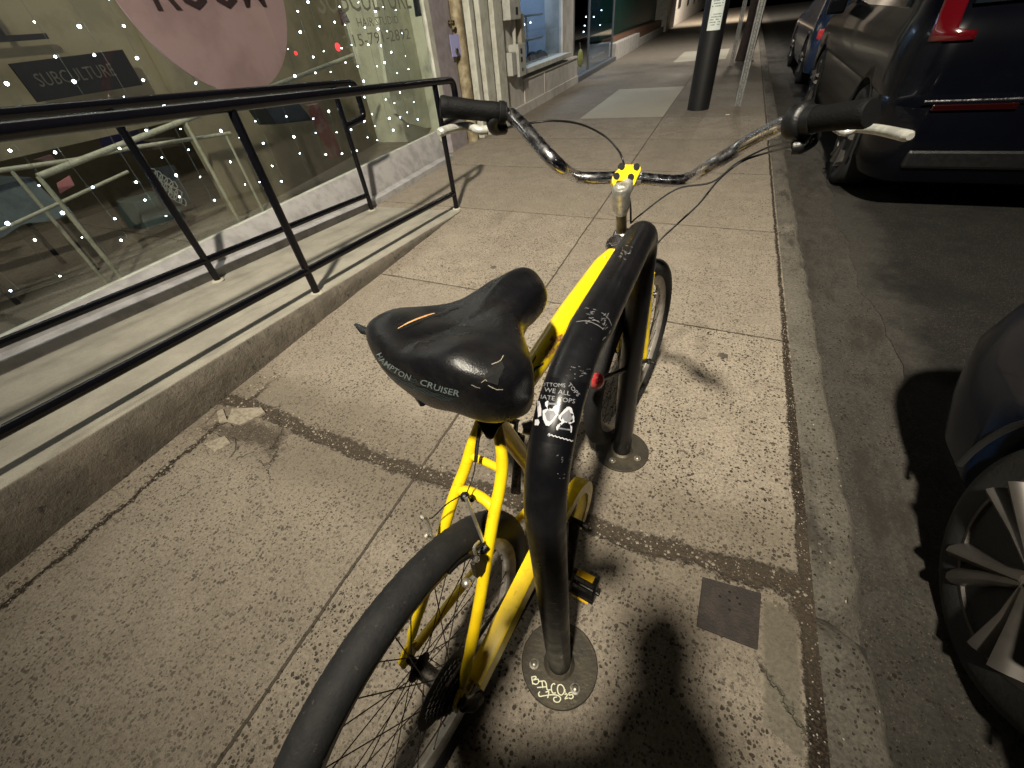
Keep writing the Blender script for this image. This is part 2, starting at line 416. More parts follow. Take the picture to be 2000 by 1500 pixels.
# loose grit and chips in the broken joints
def pebble(mb, p, r):
    vs = [Vector((random.uniform(.7, 1.1) * x, random.uniform(.7, 1.1) * y, random.uniform(.5, .8) * z)) * r for x, y, z in
          ((1, 0, 0), (-1, 0, 0), (0, 1, 0), (0, -1, 0), (0, 0, 1), (0, 0, -.6))]
    rot = Matrix.Rotation(random.uniform(0, 6.3), 3, 'Z')
    mb.add([Vector(p) + rot @ q for q in vs], [(0, 2, 4), (2, 1, 4), (1, 3, 4), (3, 0, 4), (2, 0, 5), (1, 2, 5), (3, 1, 5), (0, 3, 5)])
mb = MB(); mb2 = MB()
for k in range(900):
    x = random.uniform(-1.85, .5); y = .655 + random.gauss(0, .035) + .028 * abs(x + .7)
    pebble(mb if random.random() < .5 else mb2, (x, y, .001), random.choice((.0018, .0025, .0035, .005, .007)))
for k in range(420):
    y = random.uniform(-.1, 2.4); x = .484 + random.gauss(0, .010)
    pebble(mb if random.random() < .4 else mb2, (x, y, -.001), random.choice((.0015, .0022, .0035)))
for k in range(500):
    y = random.uniform(-.3, 1.0); x = -1.87 + random.gauss(0, .05)
    pebble(mb if random.random() < .6 else mb2, (x, y, .001), random.choice((.002, .003, .005, .008)))
for k in range(140):
    pebble(mb2, (random.uniform(.56, 1.2), random.uniform(0, 6), -.12 if random.random() < .7 else -.115), random.choice((.002, .003)))
M['chip'] = mat('pale_chip', (.30, .26, .20), .85, col2=(.19, .16, .12), ns=60, bs=.6)
M['grit'] = mat('dark_grit', (.12, .09, .065), .9, col2=(.05, .04, .03), ns=60)
tag(mb.build('pale_gravel', M['chip'], smooth=False, fix=False), kind='stuff')
tag(mb2.build('dark_gravel', M['grit'], smooth=False, fix=False), kind='stuff')
# broken flakes of concrete by the ramp wall
for k, (px, sz, lab) in enumerate([(((455, 800), (512, 798), (520, 808), (470, 832), (445, 826)), .012, 'biggest pale broken flake of concrete at the foot of the ramp wall'),
        (((425, 806), (437, 800), (446, 824), (430, 828)), .010, 'small upright triangular chip of concrete left of the biggest flake'),
        (((400, 868), (440, 852), (452, 866), (420, 884)), .008, 'cracked concrete flake lying nearest the camera along the ramp wall')]):
    mb = MB(); mb.prism([gz(u, v, 0) - Vector((0, 0, .002)) for u, v in px], (0, 0, sz))
    tag(mb.build('concrete_flake', M['chip'], smooth=False, bevel=.002), lab, 'debris', 'broken concrete flakes')

# small iron cover in the pavement
mb = MB(); pts = [gz(u, v, 0) for u, v in ((1372, 1128), (1486, 1160), (1479, 1270), (1360, 1224))]
mb.prism([p - Vector((0, 0, .02)) for p in pts], (0, 0, .026))
M['castiron'] = mat('rusty_cast_iron', (.040, .034, .031), .7, .3, col2=(.060, .046, .040), ns=30, bs=.6, bscale=160)
cov = mb.build('utility_cover', M['castiron'], smooth=False, bevel=.002)
tag(cov, 'small square rusty iron cover set in the pavement near the kerb', 'utility cover')
mb = MB()
for k, (u, v) in enumerate(((1406, 1165), (1425, 1156), (1425, 1173), (1425, 1191), (1445, 1180), (1440, 1168))):
    mb.lathe(gz(u, v, .0062), (0, 0, 1), [(.0035, 0), (.0035, .0006), (.0001, .0006)], 10)
M['black'] = mat('black_void', (.004, .004, .004), .9)
mb.build('pick_hole', M['black'], cov)

# ---------------------------------------------------------------- access ramp
def rz(b): return .008 + .075 * max(0, 3.30 - b)
vs = []; fs = []; bs_ = [-5] + [-2 + k * .1 for k in range(54)]
for i, b in enumerate(bs_):
    z = rz(b); w0 = -1.962 if b < 1.5 else -1.962 + .02 * min(1, (b - 1.5) / 1.8)
    vs += [BL(w0 + random.uniform(-.004, .004), b, -.01), BL(w0 + .004 + random.uniform(-.003, .003), b, z * .5), BL(w0, b, max(z - .012, .0)), BL(w0 - .012, b, z), BL(-2.12, b, z), BL(-2.125, b, z - .007), BL(-2.93, b, z - .007), BL(-2.94, b, -.01)]
for i in range(len(bs_) - 1):
    for k in range(7): fs.append((i * 8 + k, i * 8 + k + 1, i * 8 + k + 9, i * 8 + k + 8))
fs.append(tuple((len(bs_) - 1) * 8 + k for k in range(8)))
mb = MB(); mb.add(vs, fs)
mt, b_ = newmat('ramp_cast_concrete')
P = coords(); sp = E.nt.nodes.new("ShaderNodeSeparateXYZ"); E.nt.links.new(P, sp.inputs[0])
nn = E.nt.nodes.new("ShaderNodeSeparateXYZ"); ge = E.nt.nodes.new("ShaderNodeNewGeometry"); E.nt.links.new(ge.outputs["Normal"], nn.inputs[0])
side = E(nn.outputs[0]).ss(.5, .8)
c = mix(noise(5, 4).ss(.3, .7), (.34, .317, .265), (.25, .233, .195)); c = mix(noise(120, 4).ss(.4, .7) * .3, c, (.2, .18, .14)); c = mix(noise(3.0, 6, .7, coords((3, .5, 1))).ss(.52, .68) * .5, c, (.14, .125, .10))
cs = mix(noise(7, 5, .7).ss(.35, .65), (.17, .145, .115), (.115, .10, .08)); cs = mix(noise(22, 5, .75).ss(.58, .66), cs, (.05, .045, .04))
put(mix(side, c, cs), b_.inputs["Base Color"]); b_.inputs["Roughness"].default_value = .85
bump(noise(25, 6, .75) * side * 1.5 + noise(160, 4) * .3, .8, .01, b_)
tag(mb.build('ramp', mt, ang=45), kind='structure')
mb = MB()
vs = []; fs = []; bs_ = [-5] + [-2 + k * .25 for k in range(29)]
for b in bs_:
    z = rz(b) if b < 3.3 else .004
    vs += [BL(-2.91, b, z - .02), BL(-2.915, b, z + .045), BL(-3.0, b, z + .055), BL(-3.005, b, z + .075), BL(-3.09, b, .285), BL(-3.10, b, .300), BL(-3.16, b, .300), BL(-3.16, b, -.02)]
for i in range(len(bs_) - 1):
    for k in range(7): fs.append((i * 8 + k, i * 8 + k + 1, i * 8 + k + 9, i * 8 + k + 8))
fs.append(tuple((len(bs_) - 1) * 8 + k for k in range(8)))
mb.add(vs, fs); tag(mb.build('shopfront_plinth', M['sill'], ang=30), 'pale painted concrete plinth under the shop glass beside the ramp', 'plinth')

# ---------------------------------------------------------------- handrails on the ramp
M['gloss_black'] = mat('gloss_black_paint', (.003, .003, .0045), .20, 0, rv=.10, ns=30, spec=.35, bs=.10, bscale=300)
def handrail(a, posts, btop, nose, lab, zoff=0.0, topb=-2.2):
    t = thing('handrail', BL(a, posts[0], rz(posts[0])), lab, 'handrail', 'black handrails of the ramp')
    def zt(b): return .955 + .0735 * (3.30 - b) + zoff
    r = .0255
    # top rail turns down in a loop and back to the end post
    e = posts[0]
    P = [BL(a, topb, zt(topb)), BL(a, 0, zt(0)), BL(a, e, zt(e))]
    P += arc(P[-1], BL(a, e + nose, zt(e + nose)), BL(a, e + nose, zt(e) - .28), .07)
    P += arc(BL(a, e + nose, zt(e) - .1), BL(a, e + nose, zt(e) - .275), BL(a, e + .02, zt(e) - .29), .055)
    P += [BL(a, e, zt(e) - .29)]
    mb = MB(); mb.tube(P, r, 14); mb.build('top_rail', M['gloss_black'], t)
    mb = MB(); mb.tube([BL(a, topb, rz(topb) + .15), BL(a, e, rz(e) + .135)], .0215, 14); mb.build('bottom_rail', M['gloss_black'], t)
    for b in posts:
        mb = MB(); mb.tube([BL(a, b, rz(b) - .02), BL(a, b, zt(b) - .01)], .0210, 14)
        p = mb.build('post', M['gloss_black'], t)
        mb = MB(); mb.lathe(BL(a, b, rz(b) - .004), (0, 0, 1), [(.040, 0), (.038, .003), (.027, .009), (.022, .009)], 18); mb.build('grout_collar', M['ramp'], p)
    return t
handrail(-2.005, [3.34, 1.545, -.25, -2.0], 0, .30, 'black pipe handrail standing along the pavement edge of the ramp')
handrail(-2.85, [3.18, 1.52, -.14, -1.8], 0, .27, 'black pipe handrail standing beside the shop glass, behind the nearer rail', .035)

# ---------------------------------------------------------------- text and decals
def text_mesh(txt, size=1.0, shear=0.0, bold=0.0):
    cu = bpy.data.curves.new("t", 'FONT'); cu.body = txt; cu.size = size; cu.shear = shear; cu.offset = bold; cu.resolution_u = 2
    o = bpy.data.objects.new("t", cu); COL.objects.link(o)
    dg = bpy.context.evaluated_depsgraph_get(); me = bpy.data.meshes.new_from_object(o.evaluated_get(dg))
    vs = [v.co.copy() for v in me.vertices]; fs = [tuple(p.vertices) for p in me.polygons]
    bpy.data.objects.remove(o); bpy.data.curves.remove(cu); bpy.data.meshes.remove(me)
    x0 = min(v.x for v in vs); x1 = max(v.x for v in vs); y0 = min(v.y for v in vs); y1 = max(v.y for v in vs)
    return [((v.x - x0) / (x1 - x0), (v.y) / (y1 - max(0, y0) if y1 else 1)) for v in vs], fs
def bvh(*mbs):
    vs = []; fs = []
    for m_ in mbs:
        n = len(vs); vs += m_.v; fs += [tuple(i + n for i in f) for f in m_.f]
    return BVHTree.FromPolygons(vs, fs)
def drop(tree, u, v, lift):
    r = ray(u, v).normalized(); h = tree.ray_cast(CAMP, r)
    if h[0] is None:
        h = tree.find_nearest(CAMP + r * 1.0); return None
    n = h[1] if h[1].dot(r) < 0 else -h[1]
    return h[0] + n * lift
def decal_polys(mb, tree, polys, lift=.0006):
    for vs, fs in polys:
        P = [drop(tree, u, v, lift) for u, v in vs]
        ok = [f for f in fs if all(P[i] is not None for i in f)]
        used = sorted({i for f in ok for i in f}); ix = {i: k for k, i in enumerate(used)}
        if ok: mb.add([P[i] for i in used], [tuple(ix[i] for i in f) for f in ok])
def txt_px(txt, p0, p1, h, arcf=None, shear=0):
    vs, fs = text_mesh(txt, shear=shear); (x0, y0), (x1, y1) = p0, p1
    L = math.hypot(x1 - x0, y1 - y0); dx, dy = (x1 - x0) / L, (y1 - y0) / L; out = []
    for s, t in vs:
        sag = (arcf or 0) * 4 * s * (1 - s)
        out.append((x0 + dx * s * L + dy * (t * h + sag), y0 + dy * s * L - dx * (t * h + sag)))
    return out, fs
def stroke_px(pts, w):
    P = [Vector((x, y, 0)) for x, y in pts]; vs = []; fs = []
    for i, p in enumerate(P):
        d = (P[min(i + 1, len(P) - 1)] - P[max(i - 1, 0)]).normalized(); n = Vector((-d.y, d.x, 0)) * w / 2
        vs += [((p + n).x, (p + n).y), ((p - n).x, (p - n).y)]
        if i: fs.append((2 * i - 2, 2 * i - 1, 2 * i + 1, 2 * i))
    return vs, fs
def poly_px(pts):
    n = len(pts); cx = sum(p[0] for p in pts) / n; cy = sum(p[1] for p in pts) / n
    return list(pts) + [(cx, cy)], [(i, (i + 1) % n, n) for i in range(n)]

# ---------------------------------------------------------------- bicycle rack
M['rack'] = None
mt, b_ = newmat('scratched_black_vinyl')
sc = noise(9, 5, .7, coords((1, 1, 1))); s2 = noise(140, 4, .8, coords((1, .25, 1)))
scr = s2.ss(.69, .74) * sc.ss(.50, .62)
put(mix(scr * .5, mix(sc.ss(.4, .7), (.0035, .0035, .0045), (.008, .008, .0095)), (.22, .22, .22)), b_.inputs["Base Color"])
put(noise(30, 5).ss(.3, .7) * .16 + .27, b_.inputs["Roughness"]); b_.inputs["Specular IOR Level"].default_value = .45
bump(noise(45, 5, .7) * .6 + noise(420, 3) * .25, .35, .0015, b_)
M['rack'] = mt
rk = thing('bicycle_rack', (-.105, .63, 0), 'black inverted U pipe bicycle rack between the yellow bicycle and the kerb', 'bicycle rack')
LT = .920
nb = (-.103, .266, 0); ft = (-.100, 1.008, 0); ca = (-.121, .272, LT); cb = (-.118, .985, .872)
path = [Vector(nb)] + arc(nb, ca, cb, .215, 16) + arc(ca, cb, ft, .10, 12) + [Vector((-.107, .995, .3)), Vector(ft)]
rackmb = MB(); L0 = len(path) - 15
rackmb.tube(path, [.0300] * 17 + [.0325] * (len(path) - 17), 28)
pipe = rackmb.build('pipe', M['rack'], rk)
M['plate'] = mat('galvanised_grime', (.065, .058, .047), .55, .6, col2=(.10, .085, .06), ns=14, rv=.2, bs=.4, bscale=90)
M['bolt'] = mat('steel_bolt', (.42, .40, .35), .35, .7, col2=(.22, .19, .15), ns=90)
platemb = MB()
for c in (nb, ft):
    pm = MB(); pm.lathe((c[0], c[1], 0), (0, 0, 1), [(.099, 0), (.099, .006), (.097, .0085), (.0001, .0085)], 48)
    pl = pm.build('base_plate', M['plate'], rk, ang=30)
    if c is nb: platemb = pm
    mb = MB(); mb.lathe((c[0], c[1], .008), (0, 0, 1), [(.041, 0), (.036, .004), (.031, .008)], 28); mb.build('weld', M['plate'], pl)
    for k in range(3):
        an = R((205, -35, 85)[k]) if c is nb else R((250, -20, 110)[k])
        mb = MB(); bx, by = c[0] + .066 * math.cos(an), c[1] + .066 * math.sin(an)
        mb.lathe((bx, by, .0085), (0, 0, 1), [(.0125, 0), (.0125, .0018), (.0085, .0022), (.0080, .0065), (.0045, .009), (.0001, .0095)], 14)
        mb.build('bolt', M['bolt'], pl)
# sticker on the pipe
T = bvh(rackmb)
M['stick'] = mat('sticker_black', (.004, .004, .005), .28)
M['ink'] = mat('sticker_ink', (.20, .20, .215), .45)
M['white'] = mat('marker_white', (.46, .46, .49), .5)
M['grey'] = mat('marker_grey', (.17, .17, .19), .5)
sb = MB()
g = []; cols = 14; rows = 12
for j in range(rows + 1):
    for i in range(cols + 1):
        y = 742 + (868 - 742) * j / rows; xl = 1061 - (y - 742) * .17; xr = 1158 - (y - 742) * .17
        g.append((xl + (xr - xl) * i / cols, y + (i / cols - .5) * 18))
decal_polys(sb, T, [(g, [(j * (cols + 1) + i, j * (cols + 1) + i + 1, (j + 1) * (cols + 1) + i + 1, (j + 1) * (cols + 1) + i) for j in range(rows) for i in range(cols)])], .0003)
stk = sb.build('sticker', M['stick'], rk, fix=False)
tb = MB()
decal_polys(tb, T, [txt_px('BOTTOMS', (1051, 754), (1104, 757), 7.5), txt_px('TOPS', (1108, 752), (1127, 775), 7.5), txt_px('WE ALL', (1063, 765), (1113, 773), 8.5), txt_px('HATE COPS', (1050, 778), (1122, 788), 8.5)], .0007)
tb.build('lettering', M['ink'], stk, smooth=False, fix=False)
def zc(pts): return [(1010 + x / 8.33, 700 + y / 8.33) for x, y in pts]
wb = MB(); gb_ = MB()
p1 = [(460, 720), (490, 692), (690, 712), (702, 745), (675, 800), (610, 838), (672, 910), (560, 1060), (520, 1100), (470, 1092), (425, 990), (418, 850), (500, 815), (462, 775)]
p2 = [(850, 785), (885, 810), (925, 960), (925, 1030), (850, 1070), (890, 1110), (880, 1205), (640, 1165), (632, 1120), (655, 1080), (740, 1055), (668, 975), (672, 935), (760, 840), (810, 790)]
p3 = [(340, 692), (375, 700), (402, 830), (400, 930), (345, 962), (338, 830)]
p4 = [(300, 1000), (350, 990), (372, 1040), (350, 1092), (290, 1085)]
decal_polys(wb, T, [poly_px(zc(p)) for p in (p1, p2, p3, p4)], .0007)
def shrink(pts, k):
    n = len(pts); cx = sum(p[0] for p in pts) / n; cy = sum(p[1] for p in pts) / n
    return [(cx + (x - cx) * k, cy + (y - cy) * k) for x, y in pts]
decal_polys(gb_, T, [poly_px(zc([(505, 720), (665, 738), (655, 768), (500, 752)])), poly_px(zc([(455, 900), (500, 845), (600, 860), (635, 915), (540, 1030), (490, 1010)])),
     poly_px(zc([(720, 930), (840, 830), (895, 980), (830, 1040), (760, 1010)])), poly_px(zc([(670, 1120), (860, 1150), (850, 1175), (665, 1148)]))], .0010)
wb.build('drawing', M['white'], stk, smooth=False, fix=False); gb_.build('drawing_shade', M['grey'], stk, smooth=False, fix=False)
tb = MB(); tb2 = MB()
decal_polys(tb2, T, [stroke_px([(1071 + k * 3.4, 848 + k * .95 + (1.2 if k % 2 else -.8)) for k in range(15)], 2.2), stroke_px([(1070, 850), (1073, 846), (1075, 850), (1072, 852)], 1.5)], .0007)
tb2.build('small_print', M['white'], stk, smooth=False, fix=False)
# scratches and tape scars on the pipe
sb = MB(); rr = random.Random(5)
def scr(x0, y0, x1, y1, w): return stroke_px([(x0 + (x1 - x0) * k / 5 + rr.uniform(-1, 1), y0 + (y1 - y0) * k / 5 + rr.uniform(-.8, .8)) for k in range(6)], w)
L = []
L.append(stroke_px([(1128, 606), (1145, 602), (1162, 605), (1178, 613), (1189, 624), (1194, 636)], 1.1))
L.append(stroke_px([(1126, 629), (1140, 627), (1155, 630), (1168, 636), (1178, 643)], 1.3))
L.append(stroke_px([(1187, 503), (1198, 500), (1210, 502), (1222, 508)], 1.0)); L.append(stroke_px([(1200, 482), (1212, 479), (1224, 480), (1236, 484)], .9))
for k in range(14): L.append(scr(x := rr.uniform(1136, 1176), y := rr.uniform(606, 632), x + rr.uniform(2, 9), y + rr.uniform(-2, 3), rr.uniform(.6, 1.4)))
for k in range(10): L.append(scr(x := rr.uniform(1202, 1232), y := rr.uniform(484, 500), x + rr.uniform(2, 6), y + rr.uniform(-1, 3), rr.uniform(.6, 1.3)))
for k in range(16): L.append(scr(x := rr.uniform(1180, 1192), y := rr.uniform(612, 668), x - rr.uniform(2, 7), y + rr.uniform(2, 8), rr.uniform(.6, 1.5)))
for k in range(12): L.append(scr(x := rr.uniform(1085, 1115), y := rr.uniform(888, 935), x + rr.uniform(1, 4), y + rr.uniform(-3, 3), rr.uniform(.5, 1.1)))
for k in range(10): L.append(scr(x := rr.uniform(1062, 1095), y := rr.uniform(1145, 1265), x + rr.uniform(3, 16), y + rr.uniform(-1, 5), rr.uniform(.5, 1.3)))
for k in range(12): L.append(scr(x := rr.uniform(1100, 1150), y := rr.uniform(712, 740), x + rr.uniform(2, 8), y + rr.uniform(-2, 2), rr.uniform(.4, .9)))
decal_polys(sb, T, L, .0006)
M['scratch'] = mat('scratch_grey', (.15, .15, .155), .6)
sb.build('scratches', M['scratch'], rk, smooth=False, fix=False)
# paint-marker tag on the base plate
T2 = bvh(platemb)
def z4(pts): return [(1000 + x / 6.82, 1180 + y / 6.82) for x, y in pts]
W = 2.3; L = [z4(p) for p in ([(262, 968), (278, 1068)], [(258, 972), (312, 964), (318, 985), (285, 1010), (345, 1000), (352, 1045), (320, 1068), (278, 1055)],
   [(355, 1030), (430, 1022)], [(400, 1028), (410, 1118)], [(335, 1112), (455, 1100)], [(432, 1022), (455, 1060), (470, 1140), (515, 1140)],
   [(572, 1075), (560, 1058), (530, 1080), (525, 1140), (545, 1185), (585, 1182)], [(610, 1085), (650, 1072), (690, 1110), (695, 1170), (660, 1212), (620, 1190), (605, 1130), (615, 1085)],
   [(705, 1140), (712, 1150)], [(708, 1165), (715, 1178)],
   [(372, 1165), (355, 1190), (368, 1228), (420, 1222), (500, 1210), (570, 1208), (625, 1225), (648, 1262), (625, 1302), (585, 1305), (556, 1280), (562, 1245), (600, 1238)],
   [(448, 1172), (490, 1168), (475, 1250)], [(700, 1205), (725, 1195), (735, 1215), (705, 1262), (745, 1250)], [(800, 1175), (762, 1182), (762, 1212), (800, 1205), (815, 1235), (790, 1258), (755, 1250)])]
mb = MB(); decal_polys(mb, T2, [stroke_px([(p.x, p.y) for p in cr([Vector((x, y, 0)) for x, y in l], 4)] if len(l) > 2 else l, W) for l in L], .0008)
M['tag'] = mat('paint_marker', (.85, .84, .62), .5)
mb.build('handwriting', M['tag'], rk, smooth=False, fix=False)

# ================================================================ THE BICYCLE
bike = thing('bicycle', BK(0, 0, 0), 'yellow cruiser bicycle with worn black saddle leaning beside the pipe rack', 'bicycle')
mt, b_ = newmat('yellow_paint')
n1 = noise(260, 3, .8).ss(.69, .74) * noise(18, 3).ss(.45, .6)
c = mix(noise(20, 4).ss(.3, .7), (.88, .63, .010), (.74, .50, .008)); c = mix(n1, c, (.13, .045, .012)); c = mix(noise(55, 4).ss(.58, .72) * .45, c, (.26, .165, .02)); c = mix(noise(150, 4, .8).ss(.70, .74) * noise(7, 3).ss(.5, .6), c, (.30, .29, .25))
put(c, b_.inputs["Base Color"]); b_.inputs["Roughness"].default_value = .34; b_.inputs["Coat Weight"].default_value = .3
bump(noise(300, 3), .12, .001, b_); M['yellow'] = mt
M['rust'] = mat('rust', (.20, .07, .02), .85, col2=(.42, .24, .03), ns=160, lo=.42, hi=.58)
mt, b_ = newmat('chrome_worn')
put(mix(noise(160, 4, .7).ss(.66, .74) * .6, (.44, .43, .45), (.20, .17, .15)), b_.inputs["Base Color"]); b_.inputs["Metallic"].default_value = 1
put(noise(60, 4).ss(.3, .7) * .16 + .17, b_.inputs["Roughness"]); bump(noise(170, 3), .2, .0012, b_); M['chrome'] = mt
M['alu'] = mat('dull_aluminium', (.62, .62, .58), .42, .85, col2=(.40, .39, .36), ns=70, bs=.15, bscale=300)
M['blade'] = mat('worn_lever_alloy', (.50, .50, .46), .36, .45, col2=(.36, .36, .33), ns=60)
M['brass'] = mat('oily_plated_steel', (.30, .25, .13), .30, .95, col2=(.12, .10, .06), ns=45)
M['rubber'] = mat('grip_rubber', (.002, .002, .0024), .66, spec=.18, bs=.4, bscale=300)
M['plastic'] = mat('black_plastic', (.0045, .0045, .005), .40, rv=.1, bs=.2, bscale=300)
M['spoke'] = mat('tarnished_spoke', (.035, .028, .022), .5, .7)
M['drive'] = mat('greasy_steel', (.02, .018, .017), .5, .7, col2=(.06, .05, .04), ns=160, bs=.4, bscale=300)
M['rim'] = mat('rim_aluminium', (.50, .47, .43), .48, .5, col2=(.34, .31, .27), ns=30)
M['foam'] = mat('saddle_foam', (.50, .25, .10), .9, col2=(.66, .46, .26), ns=200)
M['reflector'] = mat('amber_reflector', (.95, .55, .01), .25, coat=1)
M['redlens'] = mat('red_reflector', (.60, .03, .05), .3, coat=.6, col2=(.75, .12, .12), ns=25)

def tyre(c, ax, name, parent, r0=.308, rt=.0272, seed=1):
    mt, b_ = newmat('tyre_rubber_%d' % seed)
    pr_ = noise(34, 5, .75); c_ = mix(pr_.ss(.30, .72), (.0040, .0040, .0052), (.012, .0115, .0120)); c_ = mix(noise(90, 5, .8).ss(.60, .72) * .55, c_, (.11, .095, .075))
    put(c_, b_.inputs["Base Color"]); b_.inputs["Roughness"].default_value = .78
    bump(noise(26, 5, .7) * .7 + noise(140, 4) * .4, .5, .004, b_)
    A = Vector(ax).normalized(); N = A.cross(Vector((0, 0, 1))).normalized(); B = A.cross(N); mb = MB(); vs = []; fs = []; n = 180; s = 28
    for i in range(n):
        a = 2 * math.pi * i / n; d = N * math.cos(a) + B * math.sin(a)
        for k in range(s):
            p = 2 * math.pi * k / s; q = math.cos(p)
            rr_ = rt * (1 + (.045 if (q > .35 and (i + k) % 2 == 0) else 0)) 
            vs.append(Vector(c) + d * (r0 + rr_ * q * 1.02) + A * rr_ * math.sin(p))
    for i in range(n):
        j = (i + 1) % n
        for k in range(s):
            l = (k + 1) % s; fs.append((i * s + k, i * s + l, j * s + l, j * s + k))
    mb.add(vs, fs); return mb.build(name, mt, parent, ang=60)
def wheel(kind, c, ax, steer=None, cas=False, seed=1):
    c = Vector(c); A = Vector(ax).normalized()
    # the wheel assembly is one part: its tyre carries rim, spokes and hub as sub-parts
    ty = tyre(c, A, kind, bike, seed=seed)
    mb = MB(); mb.lathe(c, A, [(.2840, -.0150), (.2945, -.0155), (.2945, -.012), (.280, -.010), (.266, -.006), (.266, .006), (.280, .010), (.2945, .012), (.2945, .0155), (.2840, .0150), (.266, .0125), (.258, .006), (.258, -.006), (.266, -.0125)], 120, closed=True)
    mb.build('rim', M['rim'], ty)
    mb = MB(); N = A.cross(Vector((0, 0, 1))).normalized(); B = A.cross(N)
    fl = .028 if cas else .034
    for k in range(36):
        sd = 1 if k % 2 else -1; base = 2 * math.pi * (k // 2) / 18 + (.17 if sd > 0 else 0)
        lean = .95 if (k // 2) % 2 else -.95
        h = base + lean; rr_ = 2 * math.pi * k / 36
        off = (.030 if sd > 0 else -.034) if cas else .034 * sd
        p0 = c + (N * math.cos(h) + B * math.sin(h)) * (fl - .004) + A * off; p1 = c + (N * math.cos(base) + B * math.sin(base)) * .269 + A * .002 * sd
        mb.tube([p0, p0 + (p1 - p0) * .97], .00105, 5); mb.tube([p0 + (p1 - p0) * .945, p1], .0020, 5)
    mb.build('spokes', M['spoke'], ty)
    mb = MB()
    if cas: mb.lathe(c, A, [(.005, -.068), (.0085, -.060), (.0085, -.045), (.0165, -.040), (.0168, -.038), (fl, -.0355), (fl, -.0325), (.017, -.029), (.0155, 0), (.017, .024), (fl, .027), (fl, .030), (.016, .033), (.014, .060), (.005, .068)], 28)
    else: mb.lathe(c, A, [(.005, -.06), (.0085, -.05), (.0155, -.042), (fl, -.036), (fl, -.032), (.015, -.027), (.015, .027), (fl, .032), (fl, .036), (.0155, .042), (.0085, .05), (.005, .06)], 28)
    mb.build('hub', M['drive'], ty)
    return ty
BNr = BN
rw = wheel('rear_wheel', BK(0, 0, .336), BNr, cas=True, seed=1)
mb = MB()
for k, (rr_, h) in enumerate(((.058, .034), (.054, .0385), (.049, .043), (.044, .0475), (.039, .052), (.034, .0565), (.028, .061))):
    n = int(rr_ * 2 * math.pi / .0127) * 2; A = BNr; N = A.cross(Vector((0, 0, 1))).normalized(); B = A.cross(N); c = BK(0, h, .336)
    P = [c + (N * math.cos(2 * math.pi * i / n) + B * math.sin(2 * math.pi * i / n)) * (rr_ if i % 2 else rr_ - .0055) for i in range(n)]
    mb.prism(P, A * .0018)
mb.lathe(BK(0, .030, .336), BNr, [(.073, 0), (.073, .001), (.03, .002)], 36)
mb.build('cassette', M['drive'], rw, smooth=False)
_s = R(11); FS = Vector((math.cos(_s), -math.sin(_s), 0)); FC = Vector((-.132, 1.168, .336)); FD = Vector((math.sin(_s), math.cos(_s), 0))
fw_ = wheel('front_wheel', FC, FS, seed=2)

# --- frame
fr = MB()
SC = BK(.315, 0, .775)                      # seat cluster
BBk = BK(.452, 0, .285)
HT = BK(.885, 0, .83); HB = BK(.945, 0, .69)
fr.tube([BK(.298, 0, .815), SC, BK(.405, 0, .53), BBk], [.0175, .0175, .0175, .019], 20)
fr.tube([BK(.34, 0, .745), BK(.48, -.006, .756), BK(.62, -.005, .786), BK(.80, -.001, .814), HT - (HT - HB) * .15], [.018, .0235, .0240, .0225, .020], 24)
fr.tube([HB + (HT - HB) * .1, BK(.76, -.012, .63), BK(.60, -.018, .50), BK(.50, -.010, .39), BBk], [.0195, .018, .017, .017, .017], 20)
fr.tube([HT + (HT - HB) * .02, HB], .0245, 22)
fr.lathe(BK(.452, -.036, .285), BNr, [(.021, 0), (.021, .072)], 22)
def stay(sd):
    top = [BK(.312, .012 * sd, .772), BK(.288, .031 * sd, .712), BK(.262, .038 * sd, .668), BK(.212, .045 * sd, .615), BK(.118, .057 * sd, .487), BK(.05, .064 * sd, .405), BK(.018, .067 * sd, .366)]
    fr.tube(cr(top, 5), [.0102] * 6 + [.0108] * 18 + [.0098] * 4 + [.0085, .0072, .0055], 16)
    fr.tube([BK(.018, .067 * sd, .366), BK(.004, .067 * sd, .345), BK(-.016, .067 * sd, .322)], [.0056, .005, .0045], 10)
    ch = [BK(.43, .034 * sd, .285), BK(.34, .048 * sd, .292), BK(.15, .060 * sd, .318), BK(.02, .066 * sd, .333)]
    fr.tube(cr(ch, 5), .0098, 14)
    # dropout plate
    P = [BK(.03, .065 * sd, .348), BK(.008, .065 * sd, .372), BK(-.018, .065 * sd, .352), BK(-.020, .065 * sd, .322), BK(.0, .065 * sd, .310), BK(.026, .065 * sd, .318)]
    fr.prism(P, BNr * .005 * sd)
stay(1); stay(-1)
fr.tube([BK(.276, -.031, .690), BK(.276, .031, .690)], .0075, 12)
fr.tube(cr([BK(.231, -.041, .634), BK(.236, -.015, .640), BK(.236, .015, .640), BK(.231, .041, .634)], 4), .0098, 14)
frame = fr.build('frame', M['yellow'], bike)
mb = MB(); mb.sphere(gd(1181, 503, .925), .0065, 10, 8); mb.build('cable_stop', M['yellow'], frame)
# sticker and rust on the top tube
TF = bvh(fr)
mb = MB(); decal_polys(mb, TF, [poly_px([(1046, 694), (1062, 709), (1048, 748), (1036, 742), (1034, 715)])], .0008)
M['decal'] = mat('dark_frame_sticker', (.02, .03, .035), .4, col2=(.12, .16, .16), ns=90, lo=.55, hi=.6); mb.build('frame_sticker', M['decal'], frame, smooth=False, fix=False)
mb = MB(); decal_polys(mb, TF, [poly_px([(1064, 686), (1074, 672), (1086, 658), (1098, 652), (1100, 662), (1086, 684), (1072, 696), (1064, 702)]), poly_px([(1073, 664), (1078, 655), (1083, 660), (1077, 668)])], .0007)
mb.build('rust_patch', M['rust'], frame, smooth=False, fix=False)

